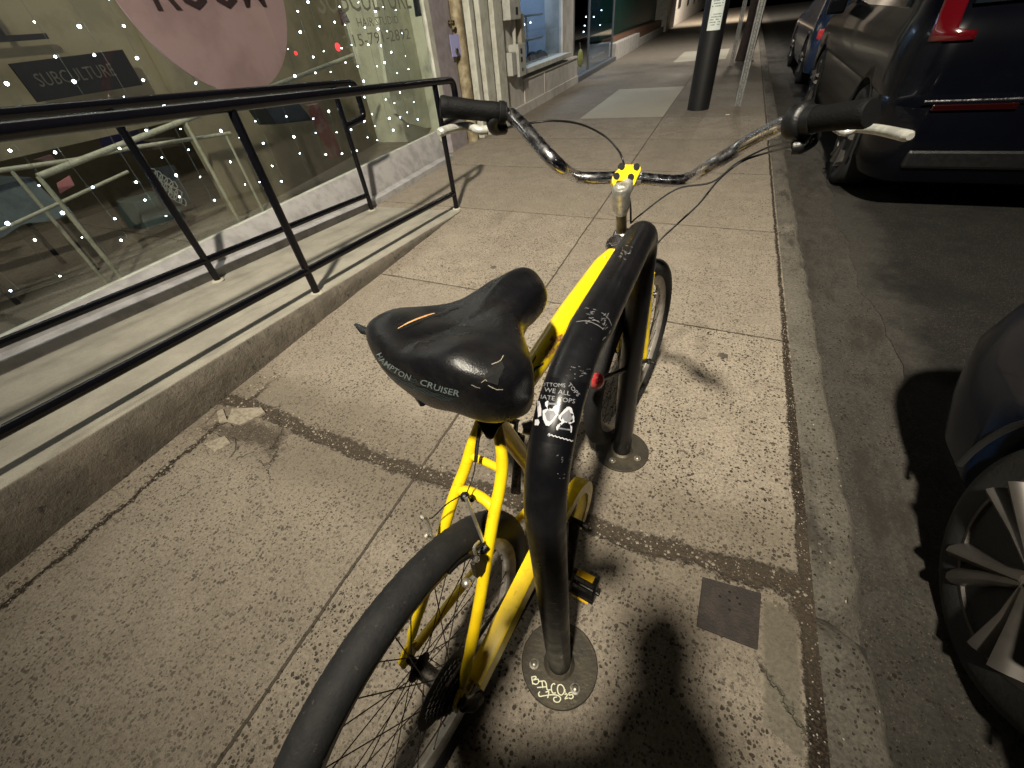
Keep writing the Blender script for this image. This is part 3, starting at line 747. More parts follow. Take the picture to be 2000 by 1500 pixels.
# --- chain guard, crank, pedals, chain
cgm = MB()
C0 = (.452, .28); P = []
for k in range(22):
    a = R(-70 + 160 * k / 21); P.append((C0[0] + .112 * math.cos(a) if False else C0[0] + .112 * math.cos(a), C0[1] + .112 * math.sin(a)))
outer = P + [(.30, .402), (.12, .368), (.035, .352)]
inner = [(C0[0] + .080 * math.cos(R(-70 + 160 * k / 21)), C0[1] + .080 * math.sin(R(-70 + 160 * k / 21))) for k in range(22)] + [(.30, .352), (.12, .318), (.035, .310)]
va = .058; vb = .092
vs = []; fs = []
for (o_, i_) in zip(outer, inner):
    vs += [BK(o_[0], va, o_[1]), BK(o_[0], vb - .006, o_[1] + .0), BK(o_[0] * .985 + i_[0] * .015, vb, o_[1] * .94 + i_[1] * .06), BK(i_[0], vb, i_[1]), BK(i_[0], vb - .003, i_[1]), BK(o_[0], va, o_[1] - .003)]
for i in range(len(outer) - 1):
    for k in range(5): fs.append((i * 6 + k, i * 6 + k + 1, i * 6 + k + 7, i * 6 + k + 6))
cgm.add(vs, fs); cg = cgm.build('chain_guard', M['yellow'], bike, ang=40)
mb = MB(); mb.lathe(BK(.452, .060, .285), BNr, [(.02, 0), (.083, 0), (.087, .002), (.083, .004), (.02, .004)], 44)
mb.lathe(BK(.452, .036, .285), BNr, [(.008, -.09), (.008, .09)], 14)
cs_ = mb.build('chainring', M['drive'], bike)
for sd, tip in ((1, (.372, .128)), (-1, (.532, .440))):
    v0 = .100 * sd; mb = MB()
    mb.tube([BK(.452, v0 * .9, .285), BK((.452 + tip[0]) / 2, v0, (.285 + tip[1]) / 2), BK(tip[0], v0 * 1.04, tip[1])], [.015, .0115, .0125], 12, flat=.6)
    ck = mb.build('crank', M['drive'], bike)
    mb = MB(); ctr = BK(tip[0], v0 + .052 * sd, tip[1]); Mx = Matrix((BN, BF, BU)).transposed() @ Matrix.Rotation(R(70), 3, 'X')
    for dy in (-.034, .034): mb.box(ctr + Mx @ Vector((0, dy, 0)), (.070, .011, .018), Mx)
    for dx in (-.031, .031): mb.box(ctr + Mx @ Vector((dx, 0, 0)), (.008, .058, .015), Mx)
    mb.tube([ctr - BN * .055, ctr + BN * .045], .006, 10)
    pd = mb.build('pedal', M['plastic'], bike, smooth=False, bevel=.0025)
    for dy in (-.0400, .0400):
        mb = MB(); mb.box(ctr + Mx @ Vector((0, dy, .002)), (.046, .004, .020), Mx); mb.build('reflector', M['reflector'], pd, smooth=False)
mb = MB(); up_ = [BK(.452 - .05, .064, .365), BK(.2, .056, .372), BK(.0, .048, .384)]
mb.tube(up_, .0035, 6, flat=.8); mb.tube([BK(.44, .064, .198), BK(.12, .062, .210), BK(.05, .055, .230), BK(.03, .052, .262), BK(.012, .050, .290)], .0035, 6, flat=.8)
mb.build('chain', M['drive'], bike)
# rear derailleur
mb = MB(); mb.tube([BK(-.005, .074, .322), BK(.008, .082, .292), BK(.025, .080, .262)], [.009, .012, .010], 12)
for (u, w_) in ((.028, .262), (.055, .212)): mb.lathe(BK(u, .048, w_), BN, [(.004, 0), (.019, 0), (.019, .006), (.004, .006)], 20)
mb.prism([BK(.018, .045, .268), BK(.038, .045, .268), BK(.068, .045, .206), BK(.046, .045, .206)], BN * .002); mb.prism([BK(.018, .060, .268), BK(.038, .060, .268), BK(.068, .060, .206), BK(.046, .060, .206)], BN * .002)
mb.build('rear_derailleur', M['drive'], bike)

# --- fork, headset, stem
mb = MB()
HU = (HT - HB).normalized(); hl = HB - HU * .02
fwd = Vector((math.sin(_s), math.cos(_s), 0))
crown = FC + Vector((0, 0, .355)) - fwd * .055
mb.tube([HB, crown], .016, 14)
mb.tube([crown - FS * .040, crown + FS * .040], .014, 14)
for sd in (-1, 1):
    mb.tube(cr([crown + FS * .038 * sd, FC + FS * .040 * sd + Vector((0, 0, .20)) - fwd * .030, FC + FS * .043 * sd + Vector((0, 0, .08)) - fwd * .008, FC + FS * .046 * sd], 5), [.0135] * 6 + [.0125] * 5 + [.011] * 4 + [.008], 14)
fk = mb.build('fork', M['yellow'], bike)
mb = MB(); mb.lathe(HT, HU, [(.026, -.004), (.026, .004), (.022, .012), (.018, .016)], 24); mb.build('headset_cup', M['chrome'], bike); mb = MB(); mb.lathe(HB, HU, [(.026, -.006), (.026, .006)], 24); mb.build('headset_cup', M['chrome'], bike)
mb = MB(); mb.tube([FC - FS * .082, FC + FS * .082], .0048, 10)
for sd in (-1, 1): mb.lathe(FC + FS * .062 * sd, FS * sd, [(.0105, 0), (.0105, .006), (.007, .011)], 6)
ax_ = mb.build('front_axle', M['plastic'], bike)
rp = hit(1166, 744, FC + FS * .045, FS); mb = MB(); mb.sphere(rp, .021, 16, 12, (.9, .9, 1.15)); mb.build('red_reflector', M['redlens'], bike)
mb = MB(); mb.tube([rp, FC + FS * .055, FC + FS * .075], .008, 10); mb.build('reflector_stalk', M['plastic'], bike)
# v-brake stub beside the rim
mb = MB(); q = hit(1275, 574, FC + FS * .04, FS); mb.lathe(q, FS, [(.006, -.012), (.006, .008), (.011, .008), (.011, .013)], 12); mb.build('front_brake_stud', M['chrome'], bike)

clamp = gd(1228, 347, .925)
st = gd(1213, 366, .900); sb_ = gd(1214, 452, 1.000); hb_ = gd(1206, 466, 1.010)
mb = MB()
ax = (st - sb_).normalized(); L_ = (st - sb_).length
mb.lathe(sb_, ax, [(.0125, -.03), (.0125, L_ * .38), (.0135, L_ * .42), (.0165, L_ * .56), (.0165, L_ * .9)], 26)
stem = mb.build('stem', M['brass'], bike)
mb = MB(); mb.lathe(sb_ + ax * L_ * .44, ax, [(.0142, 0), (.0190, L_ * .13), (.0200, L_ * .46), (.0190, L_ * .565), (.0168, L_ * .585), (.0100, L_ * .585), (.0092, L_ * .50), (.0001, L_ * .50)], 26)
mb.tube([st - ax * .022, clamp - ax * .006], [.0175, .0185], 16)
mb.build('stem_sleeve', M['alu'], stem)
mb = MB(); mb.lathe(sb_ - ax * .006, ax, [(.0215, -.012), (.0225, -.004), (.019, .004), (.0135, .008)], 24); mb.build('lock_nut', M['chrome'], bike)

# --- handlebar: chrome tube through the clamp
GLi, GLo = gz(984, 221, 1.125), gz(870, 209, 1.148)
GRi, GRo = gz(1552, 238, 1.100), gz(1690, 222, 1.122)
def zi(u, v, z): return gz(u, v, z)
c0 = clamp.copy()
bar = [GLo, GLi, zi(1012, 238, 1.114), zi(1048, 278, 1.088), zi(1092, 325, 1.052), gd(1122, 343, .915), gd(1150, 348, .918), c0, gd(1310, 353, .935), gd(1345, 348, .94), zi(1385, 326, 1.005), zi(1450, 285, 1.045), zi(1515, 250, 1.085), GRi, GRo]
cv = cr(bar, 6); mb = MB(); mb.tube(cv, [.0111 if (k < 8 or k > len(cv) - 9) else .0130 for k in range(len(cv))], 20)
hbar = mb.build('handlebar', M['chrome'], bike)
def grip(i, o):
    d = (o - i); L = d.length; mb = MB(); pr_ = [(.0112, -.001), (.0195, 0), (.0200, .004), (.0200, .009), (.0170, .012)]
    k = .014
    while k < L - .012: pr_ += [(.0172 + .0004 * math.sin(k * 90), k)]; k += .006
    pr_ += [(.0178, L - .010), (.0185, L - .002), (.0165, L + .003), (.0001, L + .004)]
    mb.lathe(i, d, pr_, 28); return mb.build('grip', M['rubber'], bike, ang=30)
grip(GLi, GLo + (GLo - GLi) * .06); grip(GRi, GRo + (GRo - GRi) * .04)
def lever(cb, ctr, pts, ws, nm):
    mb = MB(); d = (ctr[1] - ctr[0]).normalized()
    mb.lathe(ctr[0], d, [(.0115, 0), (.0185, .001), (.0190, .008), (.0185, .015), (.0115, .016)], 22)
    mb.tube(cr(cb, 4), [.011] * (4 * (len(cb) - 1) + 1), 12)
    lv = mb.build('brake_lever', M['plastic'], bike)
    mb = MB(); q = cr(pts, 5); n = len(q)
    rs = [ws[0] + (ws[1] - ws[0]) * k / (n - 1) for k in range(n)]; rs[-1] *= .6
    mb.tube(q, rs, 12, flat=.85); mb.build('lever_blade', M['blade'], lv)
    return lv
zL = 1.108
lever([GLi + (GLo - GLi) * .02, gz(962, 236, 1.116), gz(966, 252, 1.100), gz(985, 251, 1.096)], (GLi + (GLi - GLo).normalized() * .004, GLi + (GLo - GLi) * .3),
      [gz(950, 254, 1.104), gz(934, 254, 1.106), gz(918, 247, 1.110), gz(895, 248, 1.112), gz(872, 254, 1.114), gz(858, 259, 1.114)], (.0095, .0090), 'l')
lever([GRi + (GRo - GRi) * .05, gz(1572, 262, 1.082), gz(1562, 285, 1.070), gz(1548, 288, 1.068)], (GRi + (GRi - GRo).normalized() * .002, GRi + (GRo - GRi) * .3),
      [gz(1634, 250, 1.090), gz(1652, 258, 1.088), gz(1674, 250, 1.092), gz(1712, 253, 1.096), gz(1752, 261, 1.100), gz(1778, 267, 1.102)], (.0066, .0078), 'r')
# rotary shifter body on the right
mb = MB(); d = (GRo - GRi).normalized(); mb.lathe(GRi - d * .004, d, [(.0115, 0), (.024, .001), (.0262, .006), (.0262, .020), (.0235, .024), (.0200, .026), (.0190, .040)], 30)
mb.tube(cr([GRi + d * .01, gz(1585, 268, 1.075), gz(1560, 286, 1.066)], 4), [.013] * 9, 12); mb.build('gear_shifter', M['plastic'], bike)
# yellow clamp cap with four bolts
ex = (gd(1320, 355, .935) - gd(1140, 348, .918)).normalized()
vw = (CAMP - clamp).normalized(); en = (vw + Vector((0, 0, .35))).normalized(); en = (en - ex * en.dot(ex)).normalized(); ey = en.cross(ex)
if ey.z < 0 and ey.y < 0: ey = -ey
ctr = hit(1226, 343, clamp + en * .0155, en)
def cap_pt(u, v): return hit(u, v, ctr, en)
shape = [(1209, 329), (1222, 321), (1240, 321), (1252, 325), (1252, 333), (1246, 345), (1240, 360), (1231, 368), (1226, 366), (1224, 356), (1219, 353), (1206, 353), (1202, 360), (1199, 364), (1196, 356), (1196, 346), (1202, 336)]
mb = MB(); mb.prism([cap_pt(u, v) - en * .016 for u, v in shape], en * .016)
cap = mb.build('clamp_cap', M['yellow'], stem, smooth=False, bevel=.002)
mb = MB()
for (u, v) in ((1214, 325), (1243, 326), (1204, 344), (1232, 346)):
    mb.lathe(cap_pt(u, v) + en * .0002, en, [(.0075, -.004), (.0075, .0012), (.0060, .0016), (.0001, .0016)], 18)
mb.build('clamp_bolts', M['black'], stem)
mb = MB(); mb.tube([clamp - ex * .026 - en * .004, clamp + ex * .026 - en * .004], .0165, 22); mb.build('clamp_body', M['alu'], stem)

# --- cables
mb = MB()
mb.tube(cr([gz(985, 251, 1.096), gd(1020, 243, .93), gd(1080, 236, .95), gd(1135, 243, .98), gd(1180, 265, 1.00), gd(1205, 290, 1.00), gd(1217, 314, .99), gd(1222, 345, 1.02), gd(1231, 400, 1.06), gd(1232, 436, 1.09)], 8), .0025, 8)
mb.tube(cr([gz(1548, 288, 1.068), gd(1500, 298, .98), gd(1450, 315, .99), gd(1405, 350, 1.02), gd(1365, 398, 1.05), gd(1320, 440, 1.08), gd(1285, 474, 1.09), gd(1262, 510, 1.14)], 6), .0025, 8)
mb.tube(cr([gz(1548, 280, 1.072), gd(1500, 288, .96), gd(1440, 318, .98), gd(1390, 356, 1.0), gd(1320, 370, 1.03), gd(1250, 420, 1.07), gd(1232, 436, 1.09)], 6), .0023, 8)
mb.tube(cr([gd(1202, 470, 1.02), gb(1182, 505, -.022), gb(1120, 580, -.022), gb(1062, 650, -.024), gb(1038, 690, -.024)], 5), .0021, 8)
mb.build('cable_housing', M['plastic'], bike)
mb = MB(); mb.tube(cr([gb(938, 830, -.01), gb(932, 870, -.005), gb(929, 902, 0)], 4), .0035, 8); mb.tube(cr([gb(929, 902, 0), gb(924, 930, 0), gb(912, 962, 0)], 4), .0011, 6)
mb.tube(cr([gb(900, 968, 0), gb(872, 985, -.02), gb(846, 1010, -.045), gb(838, 1012, -.05)], 4), .0012, 6)
mb.build('rear_brake_cable', M['plastic'], bike)
# --- rear v-brake
mb = MB(); mb.sphere(gb(908, 970, .004), .0085, 12, 10); mb.sphere(gb(922, 976, .004), .0050, 10, 8)
bk_ = mb.build('brake_knuckle', M['plastic'], bike)
mb = MB(); mb.tube(cr([gb(910, 972, .010), gb(926, 1012, .022), gb(942, 1052, .036), gb(950, 1072, .044)], 4), .0031, 8); mb.build('brake_rod', M['alu'], bike)
mb = MB(); mb.tube(cr([gb(824, 1010, -.048), gb(831, 1012, -.048), gb(839, 1030, -.046), gb(843, 1050, -.045)], 4), .0042, 10, flat=.6); mb.tube([gb(832, 1046, -.045), gb(846, 1050, -.045)], .003, 8)
mb.tube(cr([gb(950, 1068, .046), gb(944, 1100, .048), gb(935, 1140, .046)], 4), .0065, 10, flat=.6); mb.tube([gb(916, 1135, .026), gb(946, 1112, .05)], .0045, 10); mb.sphere(gb(911, 1139, .03), .0085, 12, 8)
mb.build('brake_arm', M['alu'], bike)
mb = MB(); mb.prism([gb(918, 1100, .05), gb(930, 1078, .05), gb(944, 1082, .05), gb(940, 1112, .05), (gb(925, 1125, .05))], BN * .008); mb.tube([gb(925, 1088, .044), gb(931, 1092, .064)], .0055, 8); mb.build('brake_bracket', M['drive'], bike)
mb = MB(); mb.tube(cr([gb(935, 1058, .05), gb(926, 1070, .055), gb(930, 1086, .055), gb(940, 1100, .055)], 4), .0026, 8); mb.build('brake_spring', M['alu'], bike)
mb = MB(); mb.tube([gb(874, 1117, .022), gb(892, 1099, .024), gb(914, 1085, .026)], .0062, 10, flat=.8); mb.tube([gb(936, 1080, .045), gb(950, 1066, .05)], .008, 10); mb.build('brake_pad', M['plastic'], bike)
for k, (u, v) in enumerate(((784, 1280), (898, 1368))):
    pass
mb = MB()
for sd in (-1, 1): mb.lathe(BK(0, .070 * sd, .336), BN * sd, [(.0125, 0), (.0125, .002), (.009, .003), (.009, .009), (.004, .011)], 14)
mb.build('axle_nut', M['drive'], bike)
# --- seat post
mb = MB(); mb.tube([BK(.300, 0, .80), BK(.272, -.004, .895)], .0135, 16); mb.lathe(BK(.300, 0, .806), BU, [(.021, -.008), (.021, .008)], 20); mb.build('seat_post', M['chrome'], bike)

# --- saddle
SY = .2869; sf = Vector((math.sin(SY), math.cos(SY), 0)); sr = Vector((math.cos(SY), -math.sin(SY), 0)); SO = Vector((-.297, .376, 0))
def SP(t, s, z): return SO + sr * t + sf * s + Vector((0, 0, z + .0098 + .069 * t - .044 * s))
half = [(0, -.112), (.040, -.111), (.080, -.101), (.114, -.082), (.137, -.052), (.146, -.018), (.138, .016), (.116, .044), (.088, .070), (.064, .096), (.054, .124), (.050, .152), (.046, .178), (.037, .199), (.020, .214), (0, .219)]
full = [(t, s) for t, s in half] + [(-t, s) for t, s in half[1:-1]][::-1]
full = [(t * (1.0175 if t > 0 else .984), .03 + (s - .03) * (.794 if s < .03 else .9465)) for t, s in full]
ol = cr([Vector((t, s, 0)) for t, s in full], 5, closed=True)
def ztop(t, s, rho):
    z = .948
    z += .010 * math.exp(-((s + .075) / .04) ** 2) + .016 * max(0, min(1, (s - .03) / .15)) - .012 * math.exp(-((s - .05) / .045) ** 2)
    z += .012 * math.exp(-((abs(t) - .075) / .035) ** 2) * math.exp(-((s + .03) / .05) ** 2)
    z += .012 * math.exp(-(t / .018) ** 2) * max(0, min(1, (s - .07) / .06)) - .007 * math.exp(-((t + .05) / .03) ** 2) * math.exp(-((s - .02) / .05) ** 2)
    z -= .010 * math.exp(-(t / .022) ** 2) * math.exp(-((s + .02) / .07) ** 2)
    return z
rhos = [.12, .25, .38, .5, .6, .68, .76, .83, .89, .94, .975, 1.0]
CX, CY = 0.0, .035
vs = [SP(CX, CY, ztop(0, CY, 0))]; fs = []; n = len(ol)
for r_ in rhos:
    for p in ol:
        t = CX + (p.x - CX) * r_; s = CY + (p.y - CY) * r_
        edge = max(0, (r_ - .60) / .40); nose = max(0, min(1, (p.y - .06) / .08))
        roll = .030 * (1 - math.sqrt(max(0, 1 - edge ** 2.4)))
        vs.append(SP(t, s, ztop(t, s, r_) - roll - .012 * nose * r_ ** 2))
# skirt
for (dz, sc_) in ((-.012, 1.006), (-.026, 1.004), (-.040, .995), (-.054, .975), (-.066, .945), (-.068, .90), (-.045, .85)):
    for p in ol:
        back = max(0, min(1, (.0 - p.y) / .08)); nose = max(0, min(1, (p.y - .02) / .10))
        t = CX + (p.x - CX) * sc_; s = CY + (p.y - CY) * sc_
        w_ = max(0, min(1, (p.x / .14 + 1) / 2)); dp_ = (.051 * (1 - w_) + .075 * w_) * (1 - nose) + .026 * nose
        zz = ztop(p.x, p.y, 1) - .030 - .012 * max(0, min(1, (p.y - .06) / .08)) + dz / .068 * dp_ + .002 * math.sin(p.x * 60 + p.y * 45)
        vs.append(SP(t, s, zz))
tot = len(rhos) + 7
for k in range(n): fs.append((0, 1 + k, 1 + (k + 1) % n))
for j in range(tot - 1):
    for k in range(n):
        a = 1 + j * n + k; b = 1 + j * n + (k + 1) % n; fs.append((a, a + n, b + n, b))
sm = MB(); sm.add(vs, fs)
mt, b_ = newmat('worn_black_leatherette')
f1 = noise(16, 5, .7); put(mix(noise(210, 4, .8).ss(.66, .74) * noise(9, 3).ss(.48, .62) * .25, mix(f1.ss(.4, .7), (.0045, .0045, .0058), (.011, .0105, .0105)), (.055, .05, .045)), b_.inputs["Base Color"])
put(noise(12, 5).ss(.3, .7) * .14 + .23, b_.inputs["Roughness"]); b_.inputs["Specular IOR Level"].default_value = .5
bump(voro(650)[0] * .22 + noise(15, 3, .5) * 2.2 + noise(300, 3) * .25, .30, .0035, b_); M['leather'] = mt
sad = sm.build('saddle', mt, bike, sub=1, ang=180)
TS = bvh(sm)
mb = MB(); q = cr([gd(770, 645, .60) * 0 + Vector((x, y, 0)) for x, y in ((777, 643), (795, 632), (815, 623), (835, 616), (849, 613))], 3)
up = [(p.x, p.y - .6) for p in q]; lo_ = [(p.x, p.y + 2.4 * math.sin(math.pi * (k / (len(q) - 1))) + .5) for k, p in enumerate(q)]
vsx = up + lo_; nn_ = len(up); decal_polys(mb, TS, [(vsx, [(k, k + 1, nn_ + k + 1, nn_ + k) for k in range(nn_ - 1)])], .0012)
mb.build('foam_tear', M['foam'], sad, smooth=False, fix=False)
mb = MB(); decal_polys(mb, TS, [stroke_px([(777, 646), (800, 637), (820, 629), (850, 617), (880, 606), (895, 600)], 2.2), poly_px([(944, 740), (958, 720), (968, 710), (980, 706), (985, 718), (975, 738), (972, 752), (960, 748), (948, 745)])], .0010)
M['crease'] = mat('deep_crease', (.002, .002, .002), .9); mb.build('crease', M['crease'], sad, smooth=False, fix=False)
mb = MB(); decal_polys(mb, TS, [stroke_px([(940, 747), (948, 741), (951, 744)], 1.8), stroke_px([(960, 712), (972, 708), (978, 704), (983, 695)], 1.6), stroke_px([(921, 751), (930, 755), (938, 757)], 1.1), stroke_px([(953, 752), (963, 757), (970, 760), (982, 760)], 1.6)], .0010)
mb.build('fabric_backing', M['chip'], sad, smooth=False, fix=False)
mb = MB()
pts = [(736, 692), (741, 703), (752, 714), (770, 727), (790, 738), (815, 748), (840, 757), (865, 766), (897, 774)]
q = cr([Vector((x, y, 0)) for x, y in pts], 10)
cum = [0]
for a, b in zip(q, q[1:]): cum.append(cum[-1] + (b - a).length)
def along(d):
    for k in range(len(q) - 1):
        if cum[k + 1] >= d: 
            t = (d - cum[k]) / max(1e-6, cum[k + 1] - cum[k]); return q[k].lerp(q[k + 1], t), (q[k + 1] - q[k]).normalized()
    return q[-1], (q[-1] - q[-2]).normalized()
def curved(txt, d0, d1, h):
    vs, fs = text_mesh(txt, bold=.012); out = []
    for s, t in vs:
        p, d = along(d0 + (d1 - d0) * s); nrm = Vector((d.y, -d.x, 0)); p = p + nrm * t * h; out.append((p.x, p.y))
    return out, fs
tot_ = cum[-1]; decal_polys(mb, TS, [curved('HAMPTON', 0, tot_ * .455, 10.5), curved('CRUISER', tot_ * .565, tot_, 11.5)], .0009)
M['saddleink'] = mat('saddle_print', (.12, .15, .155), .5); mb.build('saddle_lettering', M['saddleink'], sad, smooth=False, fix=False)
mb = MB(); L = []
for k in range(3): L.append(stroke_px([(along(d)[0].x - 2 - k, along(d)[0].y + 6 + 3 * k + 1.2 * math.sin(d / 5 + k)) for d in [tot_ * (.12 + k * .1) + (tot_ * (.86 - k * .12)) * i / 26 for i in range(27)]], 1.3))
L.append(stroke_px([(along(tot_ * .50)[0].x + dx, along(tot_ * .50)[0].y - 4 + dy) for dx, dy in ((-6, 2), (-3, -4), (0, 2), (3, -2), (7, 3), (1, 5), (-5, 4))], 1.3))
decal_polys(mb, TS, L, .0009); M['teal'] = mat('saddle_teal_print', (.016, .036, .042), .5); mb.build('wave_print', M['teal'], sad, smooth=False, fix=False)
# loose skirt of torn cover and straps below
mb = MB(); sk = [gd(918, 795, .600), gd(936, 835, .618), gd(950, 858, .625), gd(961, 860, .625), gd(972, 838, .622), gd(996, 815, .612), gd(985, 780, .600)]
mb.prism([p for p in sk], BF * .012); mb.build('hanging_flap', M['leather'], sad, bevel=.002)
mb = MB(); a_ = SP(-.135, -.02, .900); mb.tube([a_, hit(712, 646, a_, sf), hit(694, 633, a_, sf)], [.012, .009, .003], 10, flat=.5); mb.build('strap', M['leather'], sad); mb = MB(); mb.tube([gd(820, 770, .56), gd(826, 792, .565)], [.009, .004], 8); mb.build('strap', M['leather'], sad)
mb = MB()
for sd in (-1, 1): mb.tube(cr([SP(.040 * sd, -.04, .900), SP(.030 * sd, -.01, .892), SP(.022 * sd, .06, .890), SP(.012 * sd, .15, .912)], 5), .0042, 10)
for sd in (-1, 1):
    P = [SP(.050 * sd + .012 * math.cos(k * .7), -.005 + .012 * math.sin(k * .7), .872 + .0007 * k) for k in range(52)]; mb.tube(P, .0028, 8)
mb.build('saddle_rail', M['chrome'], bike)
mb = MB(); mb.tube([gd(1022, 838, .62), gd(1040, 842, .62)], .008, 10); mb.tube([gd(1020, 832, .62), gd(1040, 826, .62)], .005, 10); mb.build('saddle_clamp', M['alu'], bike)

# ================================================================ SHOP WITH THE FAIRY LIGHTS
M['shopglass'] = glassmat('shop_glass', (.90, .92, .90), 1.3)
M['cream'] = mat('cream_paint', (.52, .52, .46), .6, col2=(.40, .39, .33), ns=8, bs=.25)
M['greyframe'] = mat('grey_mauve_frame', (.30, .27, .29), .45, col2=(.24, .21, .22), ns=12)
M['brownpipe'] = mat('stained_downpipe', (.20, .155, .09), .6, col2=(.36, .31, .20), ns=9)
M['olive'] = mat('olive_wall', (.225, .190, .128), .85, col2=(.17, .147, .10), ns=4)
M['palegreen'] = mat('pale_green_wall', (.56, .55, .43), .85, col2=(.46, .455, .36), ns=5)
M['darkfloor'] = mat('dark_shop_floor', (.022, .026, .027), .5, col2=(.014, .017, .018), ns=6)
M['dark'] = mat('dark_trim', (.020, .018, .020), .5)
M['soffit'] = mat('shop_ceiling', (.22, .21, .18), .8)
shop = thing('shop_building', BL(-3.6, 1.5, 0), 'shop with big windows hung with fairy lights and olive walls inside, beside the ramp', 'shop')
mb = MB(); mb.bbox(-3.18, -3.10, -5, 5.30, 3.3, 4.6); mb.bbox(-3.18, -3.10, -5.2, -5, -.02, 4.6); mb.bbox(-9.0, -3.0, -5.2, 6.15, 4.6, 4.8)
mb.bbox(-9.0, -8.9, -5.2, 6.1, -.02, 4.6); mb.build('wall', M['cream'], shop, smooth=False)
mb = MB(); mb.bbox(-8.9, -3.2, -5, 6.0, 3.3, 3.4); mb.build('ceiling', M['soffit'], shop, smooth=False)
mb = MB(); mb.bbox(-8.9, -3.17, -5, 6.05, -.06, -.02); mb.build('shop_floor', M['darkfloor'], shop, smooth=False)
mb = MB(); mb.bbox(-3.134, -3.128, -4.9, 5.25, .300, 3.3); mb.build('window_pane', M['shopglass'], shop, smooth=False)
mb = MB(); mb.bbox(-3.15, -3.10, 5.24, 5.34, .295, 3.3); mb.bbox(-3.15, -3.11, -4.9, 5.25, .285, .3035); mb.build('window_frame', M['cream'], shop, smooth=False)
# door and jamb beside the glass
mb = MB(); mb.bbox(-3.22, -3.10, 5.34, 5.80, -.02, 3.3); j = mb.build('door', M['greyframe'], shop, smooth=False, bevel=.006)
mb = MB(); 
for z in (1.02, 1.28): mb.lathe(BL(-3.10, 5.74, z), BA, [(.030, 0), (.030, .010), (.012, .014), (.012, .045), (.026, .05), (.026, .07), (.0001, .075)], 18)
mb.build('handle', M['brass'], j)
mb = MB(); mb.tube([BL(-3.10, 5.95, -.01), BL(-3.10, 5.95, 4.4)], .085, 18); mb.build('downpipe', M['brownpipe'], shop)
# olive interior walls
mb = MB(); mb.bbox(-6.6, -6.5, -5, 6.0, -.02, 3.3); mb.build('back_wall', M['olive'], shop, smooth=False)
mb = MB(); P = [(-4.28, 2.86), (-4.78, 5.95), (-4.98, 5.94), (-4.44, 2.86)]
mb.prism([BL(a, b, -.02) for a, b in P], (0, 0, 3.3)); mb.prism([BL(-4.44, 2.86, .86), BL(-4.36, 2.857, .86), BL(-4.36, -5, .86), BL(-4.44, -5, .86)], (0, 0, 2.44))
mb.build('olive_partition', M['olive'], shop, smooth=False)
mb = MB(); mb.bbox(-6.5, -3.2, 5.95, 6.05, -.02, 3.3); mb.build('side_wall', M['palegreen'], shop, smooth=False)
mb = MB(); P = [ga(u, v, -3.75) for u, v in ((735, 0), (742, 60), (752, 130), (762, 190), (775, 222), (795, 240), (830, 250), (868, 246))] + [BL(-3.75, 6.0, .35), BL(-3.75, 6.0, 3.2), ga(735, 0, -3.75) + Vector((0, 0, 1.6))]
mb.prism(P, BA * -.05); mb.build('pale_partition', M['palegreen'], shop, smooth=False)
mb = MB(); mb.bbox(-4.33, -4.31, 1.0, 1.9, 1.55, 2.6); mb.bbox(-4.30, -4.29, 1.95, 1.98, 1.45, 2.6); mb.bbox(-4.30, -4.28, 0.9, 2.2, 1.44, 1.47); mb.build('inner_window', M['dark'], shop, smooth=False)
def wall_text(mb, txt, a, b0, b1, z, h, dirb=1, dz=0, bold=0.0, lift=.001):
    vs, fs = text_mesh(txt, bold=bold)
    mb.add([BL(a + lift, b0 + (b1 - b0) * s, z + t * h + dz * s) for s, t in vs], fs)
M['letter'] = mat('window_lettering', (.13, .13, .10), .6)
for tx, b0_, b1_, z_, h_ in (('SUBCULTURE', 3.60, 5.02, 1.43, .17), ('HAIR STUDIO', 4.05, 4.72, 1.325, .06), ('215-791-2892', 3.80, 4.88, 1.195, .085)):
    mb = MB(); wall_text(mb, tx, -3.126, b0_, b1_, z_, h_); mb.build('window_lettering', M['letter'], shop, smooth=False, fix=False)
# hanging sign inside
M['signblack'] = mat('sign_black', (.008, .007, .008), .6)
sg = thing('shop_sign', BL(-4.24, 2.25, 1.24), 'black rectangular shop sign with grey lettering on the olive wall behind the glass', 'sign')
def pa(u, v, a): return ga(u, v, a)
cs_ = [pa(u, v, -4.25) for u, v in ((15, 125), (236, 97), (276, 166), (72, 200))]
mb = MB(); mb.prism(cs_[::-1], BA * .02); mb.build('board', M['signblack'], sg, smooth=False)
vs, fs = text_mesh('SUBCULTURE'); mb = MB()
def quad(s, t): return cs_[3].lerp(cs_[2], s).lerp(cs_[0].lerp(cs_[1], s), t) + BA * .024
mb.add([quad(.10 + .70 * s, .36 + .34 * t) for s, t in vs], fs)
mb.build('lettering', mat('dim_lettering', (.085, .08, .065), .7), sg, smooth=False, fix=False)
# pink disc sign
M['pink'] = mat('dusty_pink_vinyl', (.44, .29, .32), .55, col2=(.35, .225, .25), ns=3.5)
dk = thing('round_window_sign', BL(-3.15, 2.67, 1.68), 'big round dusty pink sign in the shop window with dark letters', 'sign')
mb = MB(); mb.lathe(BL(-3.17, 2.67, 1.66), BA, [(.63, 0), (.63, .012), (.0001, .012)], 72); mb.build('disc', M['pink'], dk, ang=30)
mb = MB(); wall_text(mb, 'ROOM', -3.156, 2.26, 3.10, 1.485, .24, bold=.01); mb.build('lettering', mat('plum_lettering', (.045, .025, .03), .6), dk, smooth=False, fix=False)
